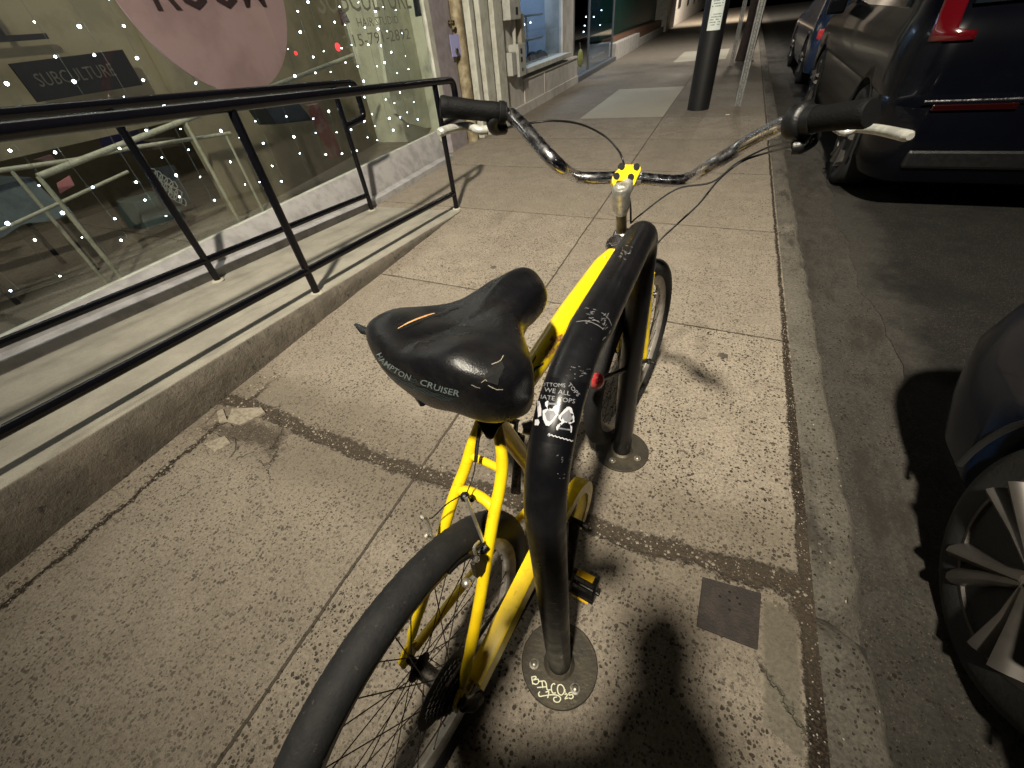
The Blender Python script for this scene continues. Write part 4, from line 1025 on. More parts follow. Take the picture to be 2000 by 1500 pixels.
# pale rails built behind the glass to stand in for a reflection in it
M['palerail'] = mat('pale_reflected_rail', (.36, .35, .27), .5, col2=(.28, .27, .20), ns=40)
ir = thing('reflected_handrail', pa(235, 540, -4.0), 'pale pipe rail with square corner behind the shop glass, standing in for a reflection', 'handrail', 'pale rails standing in for reflections in the shop glass')
c0, c1, c2 = pa(75, 345, -4.0), pa(360, 235, -4.0), pa(690, 108, -4.0)
mb = MB(); mb.tube([c0, c1, c2], .020, 12); mb.build('top_rail', M['palerail'], ir)
mb = MB(); mb.tube([pa(0, 450, -4.0), pa(250, 335, -4.0)], .011, 10); mb.build('middle_rail', M['palerail'], ir)
for c, u, v in ((c0, 235, 540), (c1, 470, 432)):
    q = pa(u, v, -4.0); mb = MB(); mb.tube([c, Vector((c.x, c.y, -.02))], .015, 12); mb.build('post', M['palerail'], ir)
ir = thing('reflected_handrail', pa(300, 300, -4.18), 'dim pale pipe rail running lower behind the square-cornered one, standing in for a reflection', 'handrail', 'pale rails standing in for reflections in the shop glass')
mb = MB(); mb.tube([pa(-60, 342, -4.12), pa(0, 333, -4.12), pa(150, 312, -4.12), pa(250, 290, -4.12), pa(450, 260, -4.12)], .015, 10); mb.build('top_rail', M['palerail'], ir)
for (u, v) in ((20, 331), (440, 262)):
    q = pa(u, v, -4.12); mb = MB(); mb.tube([q, Vector((q.x, q.y, -.02))], .012, 10); mb.build('post', M['palerail'], ir)
# furniture and clutter inside
def inbox(name, cat, lab, px, a, d, mt, group=None, bevel=.01):
    P = [pa(u, v, a) for u, v in px]; mb = MB(); mb.prism(P, BA * -d); return tag(mb.build(name, mt, smooth=False, bevel=bevel), lab, cat, group)
M['cloth'] = mat('blue_grey_cloth', (.20, .24, .26), .9, col2=(.15, .18, .20), ns=12)
tt = thing('side_table', pa(40, 560, -4.75), 'low table under a blue-grey cloth inside the shop, far left behind the glass', 'table')
mb = MB(); c = pa(45, 500, -4.75); mb.box((c.x - .1, c.y, .70), (.60, .62, .03)); mb.build('tabletop', M['dark'], tt, smooth=False)
for sx in (-1, 1):
    for sy in (-1, 1): mb = MB(); mb.box((c.x - .1 + .27 * sx, c.y + .28 * sy, .34), (.03, .03, .70)); mb.build('leg', M['dark'], tt, smooth=False)
mb = MB(); vs = []; fs = []
for i in range(41):
    for jx in range(3):
        a = 2 * math.pi * i / 40; sq = 1 / max(abs(math.cos(a)), abs(math.sin(a)))
        k = (0, 1.02, 1.08 + .04 * math.sin(a * 9))[jx]; vs.append(Vector((c.x - .1 + .31 * k * sq * math.cos(a), c.y + .32 * k * sq * math.sin(a), (.720, .718, .45 + .02 * math.sin(a * 7))[jx])))
for i in range(40):
    for jx in range(2): fs.append((i * 3 + jx, i * 3 + jx + 1, i * 3 + jx + 4, i * 3 + jx + 3))
mb.add(vs, fs); tag(mb.build('tablecloth', M['cloth']), 'blue-grey cloth draped over the low table inside the shop', 'tablecloth')
inbox('cardboard_box', 'box', 'beige flat box on the dark shelf right of the purple box inside the shop', ((290, 275), (345, 268), (352, 285), (300, 293)), -4.6, .2, mat('beige_card', (.26, .21, .16), .8))
inbox('storage_box', 'box', 'purple box on the dark shelf inside the shop behind the handrail', ((215, 262), (268, 250), (288, 290), (232, 302)), -4.65, .2, mat('purple_card', (.07, .06, .20), .7))
inbox('poster', 'poster', 'small pink poster leaning behind the glass under the handrail corner', ((112, 358), (136, 343), (146, 362), (118, 378)), -4.3, .01, mat('pink_card', (.42, .16, .17), .7), bevel=0)
inbox('picture_frame', 'frame', 'pale pink and white picture far left behind the glass', ((68, 312), (100, 302), (114, 318), (92, 315)), -4.7, .02, mat('pale_pink_card', (.70, .45, .45), .6), bevel=0)
inbox('cabinet', 'cabinet', 'dark grey cabinet under the pink sign, low behind the glass', ((515, 205), (580, 195), (612, 235), (540, 243)), -3.9, .25, mat('slate_cabinet', (.035, .04, .045), .5))
inbox('wooden_post', 'post', 'red-brown wooden post standing behind the glass by the nearer railing loop', ((603, 205), (622, 201), (672, 302), (652, 312)), -3.85, .06, mat('redwood', (.20, .06, .045), .6, col2=(.27, .17, .13), ns=7))
inbox('storage_box', 'box', 'teal plastic tub on the shop floor behind the glass', ((262, 395), (330, 375), (365, 425), (290, 450)), -4.6, .3, mat('teal_tub', (.07, .10, .10), .5))
# graffiti style bubble lettering sticker on a board
gbd = thing('lettered_board', pa(330, 365, -3.5), 'board of tangled grey bubble lettering behind the glass beside the second railing post', 'sign')
M['bubble'] = mat('bubble_grey', (.21, .21, .185), .7)
random.seed(11); mb = MB()
for k in range(15):
    u, v = 300 + (k % 5) * 10 + (k // 5) * 9, 338 + (k // 5) * 16 - (k % 5) * 1 + (k % 5) * 7
    c = pa(u, v, -3.5); r_ = .026
    mb.tube([c + BB * r_ * math.cos(t) * random.uniform(.7, 1.2) + Vector((0, 0, r_ * math.sin(t) * random.uniform(.8, 1.3))) for t in [i * .9 for i in range(7)]], .0036, 6, closed=True)
mb.build('lettering', M['bubble'], gbd)
mb = MB(); mb.prism([pa(u, v, -3.51) for u, v in ((284, 332), (340, 322), (374, 398), (318, 408))], BA * -.01); mb.build('panel', M['darkfloor'], gbd, smooth=False)
M['redglow'] = mat('red_sign_glow', (.5, .03, .04), .5, emit=1.6, ecol=(1, .06, .06))
mb = MB(); mb.lathe(ga(659, 92, -3.30), BA, [(.030, 0), (.030, .01), (.0001, .011)], 24); tag(mb.build('red_badge', M['redglow']), 'small round glowing red badge hanging in the shop window', 'badge')
mb = MB(); mb.lathe(ga(577, 104, -3.30), BA, [(.014, 0), (.014, .01), (.0001, .011)], 16); tag(mb.build('red_badge', M['redglow']), 'tiny red light beside the right rim of the pink round sign', 'badge')
inbox('window_poster', 'poster', 'small dark poster high in the shop window beside the lettering', ((806, -8), (828, -12), (833, 30), (812, 33)), -3.16, .004, mat('navy_poster', (.02, .03, .055), .5), bevel=0)
inbox('window_poster', 'poster', 'brown-red drape of pennants hanging left of the window lettering', ((661, 20), (672, 18), (684, 44), (669, 50)), -3.3, .01, mat('maroon_card', (.07, .025, .03), .7), bevel=0)
inbox('posted_notice', 'notice', 'lilac paper notice taped to the door frame beside the handle', ((878, 68), (897, 66), (901, 108), (884, 112)), -3.06, .003, mat('lilac_paper', (.40, .40, .72), .7), bevel=0)

# fairy light curtain: every string is a thing with its bulbs
M['bulb'] = mat('cool_bulb', (.8, .9, 1), .3, emit=60, ecol=(.66, .80, 1.0))
M['wire'] = mat('clear_wire', (.10, .11, .10), .5)
random.seed(21); bulbmesh = None; nstr = 0
b = .35
while b < 5.15:
    a = -3.22 - random.uniform(0, .10); top = 3.2
    pos = ('left' if b < 2 else 'middle' if b < 3.6 else 'right')
    t = thing('fairy_light_string', BL(a, b, top), ORD[min(nstr, 25)] + ' vertical string of white fairy lights from the left end of the shop window', 'fairy lights', 'curtain of fairy light strings in the shop window')
    mb = MB(); mb.tube([BL(a, b, top), BL(a + .01, b + random.uniform(-.03, .03), 1.3), BL(a, b + random.uniform(-.03, .03), .42)], .0012, 5); mb.build('wire', M['wire'], t)
    z = .40 + random.uniform(0, .16)
    while z < 2.0:
        p = BL(a + .004, b + random.uniform(-.035, .035), z)
        if bulbmesh is None:
            mb = MB(); mb.sphere((0, 0, 0), .0066, 10, 8); bo = mb.build('bulb', M['bulb']); bulbmesh = bo.data
        else: bo = bpy.data.objects.new('bulb', bulbmesh); COL.objects.link(bo)
        bo.parent = t; bo.location = p - t.location
        bo.scale = [random.choice((.45, .55, .7, .8, .9, 1.2))] * 3
        z += random.uniform(.10, .20)
    b += random.uniform(.17, .27); nstr += 1

# ================================================================ PALE BUILDING NEXT DOOR
M['stucco'] = mat('pale_stucco', (.50, .47, .43), .75, col2=(.40, .37, .33), ns=4.5, bs=.3, bscale=70)
M['slate'] = mat('slate_trim', (.10, .105, .11), .6)
M['blueglass'] = glassmat('cool_glass', (.80, .88, .95), 1.4)
pb = thing('salon_building', BL(-3.3, 9, 0), 'pale stucco shopfront with fluted pilasters, a low window and a glass door beyond the ramp', 'building')
mb = MB()
for i, (b0, b1, a) in enumerate(((6.10, 6.22, -2.98), (6.22, 6.34, -3.05), (6.34, 6.62, -2.96), (6.62, 6.72, -3.06), (6.72, 7.02, -2.93), (7.02, 7.16, -3.03))):
    mb.bbox(-3.5, a, b0, b1, -.02 if a > -2.97 else .0, 4.8)
mb.build('pilaster', M['cream'], pb, smooth=False, bevel=.012)
mb = MB(); mb.bbox(-3.5, -3.04, 7.16, 7.97, -.02, 4.8); mb.bbox(-3.5, -3.02, 7.97, 11.45, -.02, .50); mb.bbox(-3.5, -3.05, 7.97, 10.62, 2.6, 4.8)
mb.bbox(-3.5, -3.12, 10.62, 11.45, .50, 4.8); mb.bbox(-3.5, -3.1, 11.45, 16.0, 2.6, 4.8); mb.bbox(-8, -7.8, 6.1, 16.0, -.02, 4.8); mb.bbox(-8, -3.4, 6.1, 16.0, 4.7, 4.85)
mb.build('wall', M['stucco'], pb, smooth=False, bevel=.006)
mb = MB(); mb.bbox(-3.12, -2.995, 7.16, 11.45, -.02, .14); mb.bbox(-3.1, -3.005, 9.02, 9.05, .14, .45); mb.build('skirting', M['stucco'], pb, smooth=False, bevel=.006)
mb = MB(); mb.bbox(-3.2, -2.955, 7.95, 10.68, .55, .62); mb.bbox(-3.2, -3.00, 7.95, 11.4, .46, .49); mb.build('window_sill', M['cream'], pb, smooth=False, bevel=.006)
mb = MB(); mb.bbox(-3.165, -3.158, 7.97, 10.62, .62, 2.6); mb.build('window', M['blueglass'], pb, smooth=False)
mb = MB(); mb.bbox(-3.14, -3.132, 11.50, 15.9, .10, 2.6); dr = mb.build('glass_door', M['blueglass'], pb, smooth=False)
mb = MB(); mb.bbox(-3.16, -3.115, 11.45, 11.53, .02, 2.6); mb.bbox(-3.16, -3.115, 12.9, 12.96, .02, 2.6); mb.bbox(-3.16, -3.115, 15.84, 15.92, .02, 2.6); mb.bbox(-3.2, -3.0, 11.45, 16.0, -.02, .10); mb.build('frame', M['slate'], dr, smooth=False)
mb = MB(); mb.bbox(-3.10, -3.07, 13.2, 14.6, .30, .33); mb.build('push_bar', M['alu'], dr, smooth=False)
mb = MB(); mb.bbox(-7.8, -3.3, 7.2, 15.9, -.06, -.01); mb.build('interior_floor', M['darkfloor'], pb, smooth=False)
mb = MB(); mb.bbox(-6.0, -5.9, 7.2, 15.9, 0, 3.2); mb.bbox(-6, -3.5, 11.2, 11.3, 0, 3.2); mb.build('interior_wall', mat('cool_grey_wall', (.22, .25, .29), .7), pb, smooth=False)
# dark shop display in the window: shelves and bags
for k, (b0, z, lab) in enumerate(((8.2, .9, 'lower'), (8.4, 1.25, 'upper'))):
    mb = MB(); mb.bbox(-3.9, -3.5, b0, 10.5, z, z + .03); mb.bbox(-3.85, -3.82, b0, b0 + .04, 0, z); mb.bbox(-3.85, -3.82, 10.4, 10.44, 0, z)
    tag(mb.build('display_shelf', M['alu'], smooth=False), lab + ' metal display shelf behind the salon window', 'shelf')
random.seed(8)
gr_ = mat('dim_goods', (.09, .075, .07), .8, col2=(.03, .03, .035), ns=12)
for k in range(9):
    mb = MB(); b = 8.05 + k * .29; r_ = random.uniform(.13, .21)
    mb.sphere(BL(-3.42 - random.uniform(0, .1), b, .50 + r_ * .6), r_, 12, 8, (.8, 1, random.uniform(.7, 1.1)))
    tag(mb.build('stuffed_bag', gr_), ORD[k] + ' dark lumpy bag from the left along the bottom of the salon window', 'bag', 'bags heaped in the salon window')
M['spot'] = mat('salon_spot', (1, 1, 1), .4, emit=18, ecol=(.9, .95, 1.0)); M['spotw'] = mat('warm_spot', (1, .8, .5), .4, emit=16, ecol=(1, .75, .35))
for k, (u, v, wv) in enumerate(((1013, 23, 0), (1024, 48, 1), (1018, 57, 1), (1036, 44, 1), (1090, 39, 0), (1085, 56, 0), (1088, 61, 0), (1145, 33, 0), (1160, 33, 0), (1142, 50, 0), (1175, 20, 0), (1140, 62, 0), (1172, 49, 0))):
    p = ga(u, v, -3.6 if u < 1100 else -3.4); mb = MB(); mb.sphere(p, .014, 10, 6)
    tag(mb.build('display_light', M['spotw' if wv else 'spot']), ('tiny warm display light low left in the salon window, ' + ('topmost', 'lowest', 'right-hand')[(k - 1) % 3]) if wv else ('tiny white display light in the low salon window, ' if u < 1100 else 'tiny white display light behind the glass door, ') + ORD[k] + ' counted from the left', 'light', 'warm display lights in the salon window' if wv else 'white display lights behind the salon glass')
# meter boxes and conduit
M['metergrey'] = mat('meter_box_paint', (.44, .44, .40), .55, col2=(.36, .36, .33), ns=10)
def meter(px, a, d, lab, windows=()):
    b0, z0 = px[0]; b1, z1 = px[1]
    t = thing('meter_box', BL(a, b0, z0), lab, 'meter box')
    mb = MB(); mb.bbox(-3.05, a, b0, b1, z0, z1); mb.build('case', M['metergrey'], t, smooth=False, bevel=.008)
    for (bb, zz, s) in windows:
        mb = MB(); mb.bbox(a, a + .004, bb, bb + s, zz, zz + s * .9); mb.build('dial', M['dark'], t, smooth=False)
    return t
meter(((7.14, 1.24), (7.56, 1.9)), -2.86, .1, 'big pale meter box high on the stucco wall beside the pilasters', ((7.35, 1.29, .09),))
meter(((7.18, .60), (7.36, .88)), -2.90, .1, 'narrow pale electric box low on the wall, left of the dialled one')
meter(((7.42, .56), (7.72, .96)), -2.88, .1, 'pale electric box with three small dials, low beside the salon window', ((7.50, .84, .07), (7.50, .74, .07), (7.53, .62, .05)))
mb = MB(); mb.tube([BL(-2.95, 7.46, .92), BL(-2.95, 7.46, 1.27)], .028, 12); tag(mb.build('conduit', M['metergrey']), 'short pale vertical conduit joining the upper and lower meter boxes', 'conduit')
mb = MB(); mb.bbox(-3.05, -2.94, 7.74, 7.90, .92, 1.30); tag(mb.build('junction_box', mat('tan_box', (.30, .27, .21), .6), smooth=False, bevel=.006), 'tan junction box on the wall right of the conduit', 'junction box')
# bag hanging at the corner by the door
hb = thing('hanging_bag', BL(-2.98, 11.6, .3), 'yellow-green mesh bag hanging low on the corner before the glass door', 'bag')
mb = MB(); mb.sphere(BL(-3.0, 11.62, .44), .16, 14, 10, (.35, .8, 1.05)); mb.build('mesh', mat('lime_mesh', (.33, .36, .12), .8, col2=(.12, .14, .05), ns=60), hb)
mb = MB(); mb.tube([BL(-3.0, 11.62, .60), BL(-3.02, 11.62, .72)], .02, 8); mb.build('cap', M['dark'], hb)
# ================================================================ GREEN FRONTED PLACE
M['green'] = mat('dark_green_paint', (.006, .050, .038), .4, col2=(.004, .036, .03), ns=4)
M['terra'] = mat('terracotta_tile', (.22, .11, .065), .6, col2=(.15, .075, .05), ns=18)
gn = thing('green_building', BL(-3.5, 20, 0), 'dark green shopfront over a raised terracotta tiled step further down the block', 'building')
mb = MB(); mb.bbox(-3.9, -3.55, 16.0, 29, .5, 4.6); mb.build('wall', M['green'], gn, smooth=False)
mb = MB(); mb.bbox(-3.56, -3.2, 16.4, 29, -.02, .50); mb.build('tiled_step', M['terra'], gn, smooth=False)
mb = MB(); mb.bbox(-3.20, -3.02, 16.05, 20.6, -.02, .42); mb.bbox(-3.9, -3.20, 16.02, 16.4, -.02, .44); mb.build('concrete_kerb', M['stucco'], gn, smooth=False, bevel=.02)
mb = MB(); mb.bbox(-3.19, -3.05, 20.6, 29, -.02, .22); mb.build('low_wall', M['stucco'], gn, smooth=False)
mb = MB(); mb.bbox(-3.6, -2.95, 29, 30.2, -.02, 4.6); mb.build('grey_pilaster', M['cream'], gn, smooth=False)
fb = thing('far_building', BL(-3.4, 45, 0), 'pale far building with dark doorway at the end of the block', 'building')
mb = MB(); mb.bbox(-4.5, -3.1, 33.5, 75, -.02, 5); mb.build('wall', M['stucco'], fb, smooth=False)
mb = MB(); mb.bbox(-3.7, -2.98, 30.6, 33.4, -.02, 4.6); mb.build('dark_doorway', M['dark'], fb, smooth=False)
for k in range(5):
    mb = MB(); mb.bbox(-3.12, -3.06, 36 + k * 7, 37.6 + k * 7, .8, 2.6); mb.build('window', M['dark'], fb, smooth=False)

# ================================================================ POLES AND SIGN POSTS
pp = gz(1363, 213)
ut = thing('utility_pole', pp, 'thick black tubular pole standing on the pavement with a white notice', 'pole')
mb = MB(); mb.tube([pp - Vector((0, 0, .02)), pp + Vector((.0, .0, 5.5))], .152, 32); mb.build('shaft', mat('matt_black_pole', (.008, .008, .009), .45, bs=.2, bscale=40), ut)
c = hit(1393, 32, pp - Vector((0, .156, 0)), Vector((0, 1, 0)))
mb = MB(); n = 10; vs = []; fs = []; rr_ = .1535
toc = (CAMP - pp); phi0 = math.atan2(toc.y, toc.x)
z0 = hit(1385, 60, (pp + toc.normalized() * .15), toc.to_2d().to_3d().normalized()).z
for i in range(n + 1):
    ph = phi0 + R(-32 + 64 * i / n) + R(4)
    for z in (z0, z0 + .72): vs.append(pp + Vector((rr_ * math.cos(ph), rr_ * math.sin(ph), z)))
for i in range(n): fs.append((2 * i, 2 * i + 2, 2 * i + 3, 2 * i + 1))
mb.add(vs, fs)
nm = mb.build('notice', mat('notice_paper', (.66, .72, .70), .5), ut, fix=False)
mb = MB(); rnd = random.Random(4)
def onpole(s, z): ph = phi0 + R(4) + R(32 - 64 * s); return pp + Vector(((rr_ + .0012) * math.cos(ph), (rr_ + .0012) * math.sin(ph), z))
for k in range(26):
    z = z0 + .05 + k * .026; s = .12
    while s < .86:
        e = s + rnd.uniform(.03, .12)
        if rnd.random() < .72 and not (k in (5, 6, 12, 17, 18)): mb.add([onpole(s, z), onpole(e, z), onpole(e, z + .011), onpole(s, z + .011)], [(0, 1, 2, 3)])
        s = e + .025
mb.build('printed_lines', mat('grey_print', (.18, .22, .21), .7), nm, smooth=False, fix=False)
M['galv'] = mat('galvanised_channel', (.20, .205, .20), .55, .3, col2=(.13, .13, .13), ns=30)
def signpost(p, hgt, lab):
    t = thing('sign_post', p, lab, 'sign post', 'perforated metal sign posts')
    mb = MB()
    y0 = 0
    for dx, wd, dp in ((0, .030, .006), (-.024, .006, .022), (.024, .006, .022), (-.034, .016, .005), (.034, .016, .005)):
        mb.box(p + Vector((dx, .0 if wd > .01 and abs(dx) < .01 else (-.01 if wd < .01 else -.022), hgt / 2)), (wd, dp, hgt))
    mb.build('channel', M['galv'], t, smooth=False)
    mb = MB(); z = .05
    while z < hgt: mb.lathe(p + Vector((0, -.0032, z)), (0, -1, 0), [(.0048, 0), (.0048, .0006), (.0001, .0006)], 8); z += .0254 * 1.5
    mb.build('punched_holes', M['black'], t)
signpost(gz(1440, 207), 3.0, 'nearer perforated metal sign post between the black pole and the kerb')
signpost(gz(1428, 128), 3.2, 'further perforated metal sign post down the kerb')
tp = gz(1452, 118); tr = thing('street_tree', tp, 'dark reddish-brown tree trunk growing beyond the sign posts', 'tree')
mb = MB(); mb.tube(cr([tp, tp + Vector((.03, 0, .8)), tp + Vector((-.04, .05, 2)), tp + Vector((.05, 0, 4.2))], 6), [.19 - .004 * k for k in range(19)], 14)
mb.build('trunk', mat('bark', (.045, .028, .022), .9, col2=(.025, .018, .015), ns=14, bs=.9, bscale=25), tr)
mb = MB(); rnd = random.Random(2)
for k in range(2600):
    d = Vector((rnd.gauss(0, 1), rnd.gauss(0, 1), rnd.gauss(0, .7))); p = tp + Vector((0, 0, 5.3)) + d.normalized() * rnd.uniform(.5, 1.9); s = rnd.uniform(.05, .09)
    q = Vector((rnd.uniform(-1, 1), rnd.uniform(-1, 1), rnd.uniform(-1, 1))).normalized(); r_ = q.cross(Vector((0, 0, 1))).normalized()
    mb.add([p, p + q * s + r_ * s * .4, p + q * s * 2, p + q * s - r_ * s * .4], [(0, 1, 2, 3)])
mb.build('crown', mat('leaves', (.04, .07, .025), .7), tr, smooth=False, fix=False)
mb = MB(); p = gz(1417, 225); mb.prism([p + Vector((x, y, .001)) for x, y in ((0, 0), (.05, .01), (.045, .04), (.005, .035))], (0, 0, .004)); tag(mb.build('litter', mat('scrap_paper', (.7, .6, .5), .7), smooth=False), 'tiny scrap of pale paper on the pavement below the black pole', 'litter')

# ================================================================ CARS
M['tyreblk'] = mat('car_tyre', (.012, .012, .012), .8, bs=.4, bscale=90)
M['arch'] = mat('wheel_arch_liner', (.004, .004, .004), .95)
M['alloy'] = mat('alloy_wheel', (.085, .077, .07), .46, .5, col2=(.06, .054, .048), ns=9)
M['carglass'] = mat('tinted_glass', (.006, .008, .010), .06, coat=1)
def carpaint(name, c1, c2=None):
    mt, b_ = newmat(name); put(mix(noise(3, 4).ss(.35, .7), c1, c2 or c1), b_.inputs["Base Color"])
    b_.inputs["Roughness"].default_value = .24; b_.inputs["Metallic"].default_value = .0; b_.inputs["Specular IOR Level"].default_value = .3; b_.inputs["Coat Weight"].default_value = .6; b_.inputs["Coat Roughness"].default_value = .03
    return mt
GZ = -.125
def carwheel(car, c, sd, rad, rim):
    A = Vector((sd, 0, 0)); mb = MB(); w_ = .115
    mb.lathe(c, A, [(rim, -w_), (rad * .93, -w_), (rad, -w_ * .78), (rad * 1.003, 0), (rad, w_ * .78), (rad * .955, w_ * .97), (rad * .86, w_ * 1.06), (rim * 1.03, w_ * .98), (rim, w_ * .93)], 64)
    wh = mb.build('wheel', M['tyreblk'], car)
    mb = MB(); mb.lathe(c, A, [(rim * 1.03, w_ * .90), (rim * 1.035, w_ * .99), (rim * .985, w_ * 1.0), (rim * .93, w_ * .55), (rim * .90, -w_ * .3)], 64)
    N = Vector((0, 1, 0)); U = Vector((0, 0, 1))
    for k in range(5):
        for dd in (-.15, .15):
            a0 = 2 * math.pi * k / 5 + .3; a1 = a0 + dd
            d0 = N * math.cos(a0 + dd * .5) + U * math.sin(a0 + dd * .5); d1 = N * math.cos(a1) + U * math.sin(a1)
            mb.tube([c + d0 * .035 + A * w_ * .66, c + (d0 + d1).normalized() * rim * .5 + A * w_ * .80, c + d1 * rim * .965 + A * w_ * .86], [.050, .044, .056], 12, flat=.45)
    mb.lathe(c, A, [(.062, w_ * .35), (.062, w_ * .70), (.035, w_ * .78), (.0001, w_ * .80)], 24)
    mb.build('rim', M['alloy'], wh)
    mb = MB(); mb.lathe(c, A, [(.15, w_ * .05), (.15, w_ * .15), (.0001, w_ * .16)], 32); mb.build('brake_disc', M['drive'], wh)
def car(loc, L, W, levels, paint, lab, wr, rim, wy, group=None):
    """levels: (z, half width factor, rear inset, front inset, corner radius)"""
    x0, y0 = loc; t = thing('parked_car', (x0, y0, GZ), lab, 'car', group)
    N = 14; mb = MB(); vs = []; fs = []
    def outline(hw, ya, yb, rc):
        P = []; 
        for (cx, cy, a0) in ((hw - rc, yb - rc * 1.5, 0), (-hw + rc, yb - rc * 1.5, 90), (-hw + rc, ya + rc * 1.5, 180), (hw - rc, ya + rc * 1.5, 270)):
            for k in range(N): a = R(a0 + 90 * k / (N - 1)); P.append((cx + rc * math.cos(a), cy + rc * 1.5 * math.sin(a)))
        out = []
        for i in range(len(P)):
            p, q = P[i], P[(i + 1) % len(P)]; d = math.hypot(q[0] - p[0], q[1] - p[1]); m_ = 34 if d > 1 else (8 if d > .3 else 1)
            if i % N == N - 1: m_ = 34 if abs(p[0] - q[0]) < .05 else 12
            for k in range(m_): out.append((p[0] + (q[0] - p[0]) * k / m_, p[1] + (q[1] - p[1]) * k / m_))
        return out
    rows = []
    for (z, wf, ri, fi, rc) in levels:
        o = outline(W / 2 * wf, y0 + ri, y0 + L - fi, rc); rows.append([Vector((x0 + x, y, GZ + z)) for x, y in o])
    n = len(rows[0])
    for r_ in rows: vs += r_
    for j in range(len(rows) - 1):
        for k in range(n): fs.append((j * n + k, j * n + (k + 1) % n, (j + 1) * n + (k + 1) % n, (j + 1) * n + k))
    fs.append(tuple(range(n))[::-1]); fs.append(tuple((len(rows) - 1) * n + k for k in range(n)))
    mb.add(vs, fs); body = mb.build('body', paint, t, ang=28)
    cut = MB()
    for wyy in wy:
        for sd in (-1, 1): cut.lathe((x0 + sd * (W / 2 - .12), wyy, GZ + wr), (sd, 0, 0), [(wr * 1.13, -.20), (wr * 1.13, .32)], 48)
    co = cut.build('cutter', M['arch'])
    bm_ = body.modifiers.new("b", 'BOOLEAN'); bm_.object = co; bm_.operation = 'DIFFERENCE'; bm_.solver = 'EXACT'
    dg = bpy.context.evaluated_depsgraph_get(); me = bpy.data.meshes.new_from_object(body.evaluated_get(dg))
    body.modifiers.clear(); old = body.data; body.data = me; bpy.data.objects.remove(co); bpy.data.meshes.remove(old)
    for wyy in wy:
        for sd in (-1, 1):
            carwheel(t, Vector((x0 + sd * (W / 2 - .13), wyy, GZ + wr)), sd, wr, rim)
            lip = MB(); P = []
            for k in range(25):
                a = R(-8 + 196 * k / 24); zc_ = GZ + wr + wr * 1.14 * math.sin(a)
                P.append(Vector((x0 + sd * (W / 2 * .992), wyy + wr * 1.14 * math.cos(a), zc_)))
            lip.tube(P, .009, 8); lip.build('wheel_arch', M['arch'], t)
    return t, body
# dark SUV seen from behind
suvp = carpaint('midnight_paint', (.0012, .0015, .003), (.0016, .002, .004))
suvp.node_tree.nodes['Principled BSDF'].inputs['Coat Weight'].default_value = .22; suvp.node_tree.nodes['Principled BSDF'].inputs['Specular IOR Level'].default_value = .18
lv = [(.20, .86, .16, .16, .16), (.24, .93, .06, .06, .22), (.34, .975, .015, .02, .24), (.46, .985, .0, .0, .25), (.60, .99, -.005, .0, .25), (.70, .995, .01, .02, .25), (.735, .99, .06, .04, .24),
      (.76, 1.0, .085, .07, .24), (.90, 1.0, .09, .12, .25), (1.02, .995, .10, .30, .25), (1.10, .98, .125, .9, .24), (1.16, .96, .16, 1.25, .24), (1.45, .89, .42, 1.75, .24), (1.66, .82, .68, 2.05, .24), (1.73, .74, .85, 2.3, .24)]
SX = 1.965; SYy = 3.98
suv, sbody = car((SX, SYy), 4.85, 1.96, lv, suvp, 'dark blue-black SUV parked at the kerb with its tail towards the bicycle', .365, .25, (SYy + .86, SYy + 3.85))
for sd in (-1, 1):
    lm = MB(); vs = []; fs = []
    LZ = ((1.035, .20, .105), (1.075, .20, .115), (1.092, .105, .12), (1.16, .10, .16), (1.30, .10, .28), (1.45, .10, .42), (1.58, .09, .56))
    for (z, wd, ri) in LZ:
        e0 = .10 + max(0, z - 1.12) * .17
        for k in range(8):
            d_ = e0 + wd * k / 7; q_ = max(0, (.25 - d_ + max(0, z - 1.12) * .17) / .25)
            vs.append(Vector((SX + sd * (.98 - d_), SYy + ri + .375 * (1 - math.sqrt(max(0, 1 - q_ * q_))) - .014, GZ + z)))
    for j in range(len(LZ) - 1):
        for k in range(7): fs.append((j * 8 + k, j * 8 + k + 1, (j + 1) * 8 + k + 1, (j + 1) * 8 + k))
    lm.add(vs, fs); o = lm.build('tail_light', mat('tail_lamp_red', (.065, .002, .004), .12, coat=1), suv)
    md = o.modifiers.new('s', 'SOLIDIFY'); md.thickness = .02; md.offset = 0
    mb = MB(); mb.box((SX + sd * .535, SYy - .006, GZ + .705), (.42, .02, .035)); mb.build('reflector', mat('bumper_reflector', (.012, .001, .001), .2, coat=1), suv, smooth=False, bevel=.006)
mb = MB(); mb.box((SX, SYy + .075, GZ + .90), (.62, .02, .16)); mb.build('plate_recess', M['plastic'], suv, smooth=False, bevel=.01)
mb = MB(); mb.box((SX, SYy + .060, GZ + .90), (.31, .008, .145)); mb.build('number_plate', mat('number_plate', (.5, .5, .45), .5), suv, smooth=False)
mb = MB(); mb.box((SX, SYy + .02, GZ + .40), (1.5, .06, .12)); mb.build('bumper_insert', M['plastic'], suv, smooth=False, bevel=.02)
mb = MB(); mb.tube([(SX - .80, SYy - .012, GZ + .742), (SX - .3, SYy - .022, GZ + .744), (SX + .3, SYy - .022, GZ + .744), (SX + .80, SYy - .012, GZ + .742)], .008, 8); mb.build('bumper_trim', M['chrome'], suv)
mb = MB(); mb.prism([(SX - .74, SYy + .20, GZ + 1.20), (SX + .74, SYy + .20, GZ + 1.20), (SX + .66, SYy + .585, GZ + 1.58), (SX - .66, SYy + .585, GZ + 1.58)], (0, -.045, .0)); mb.build('rear_window', M['carglass'], suv, smooth=False)
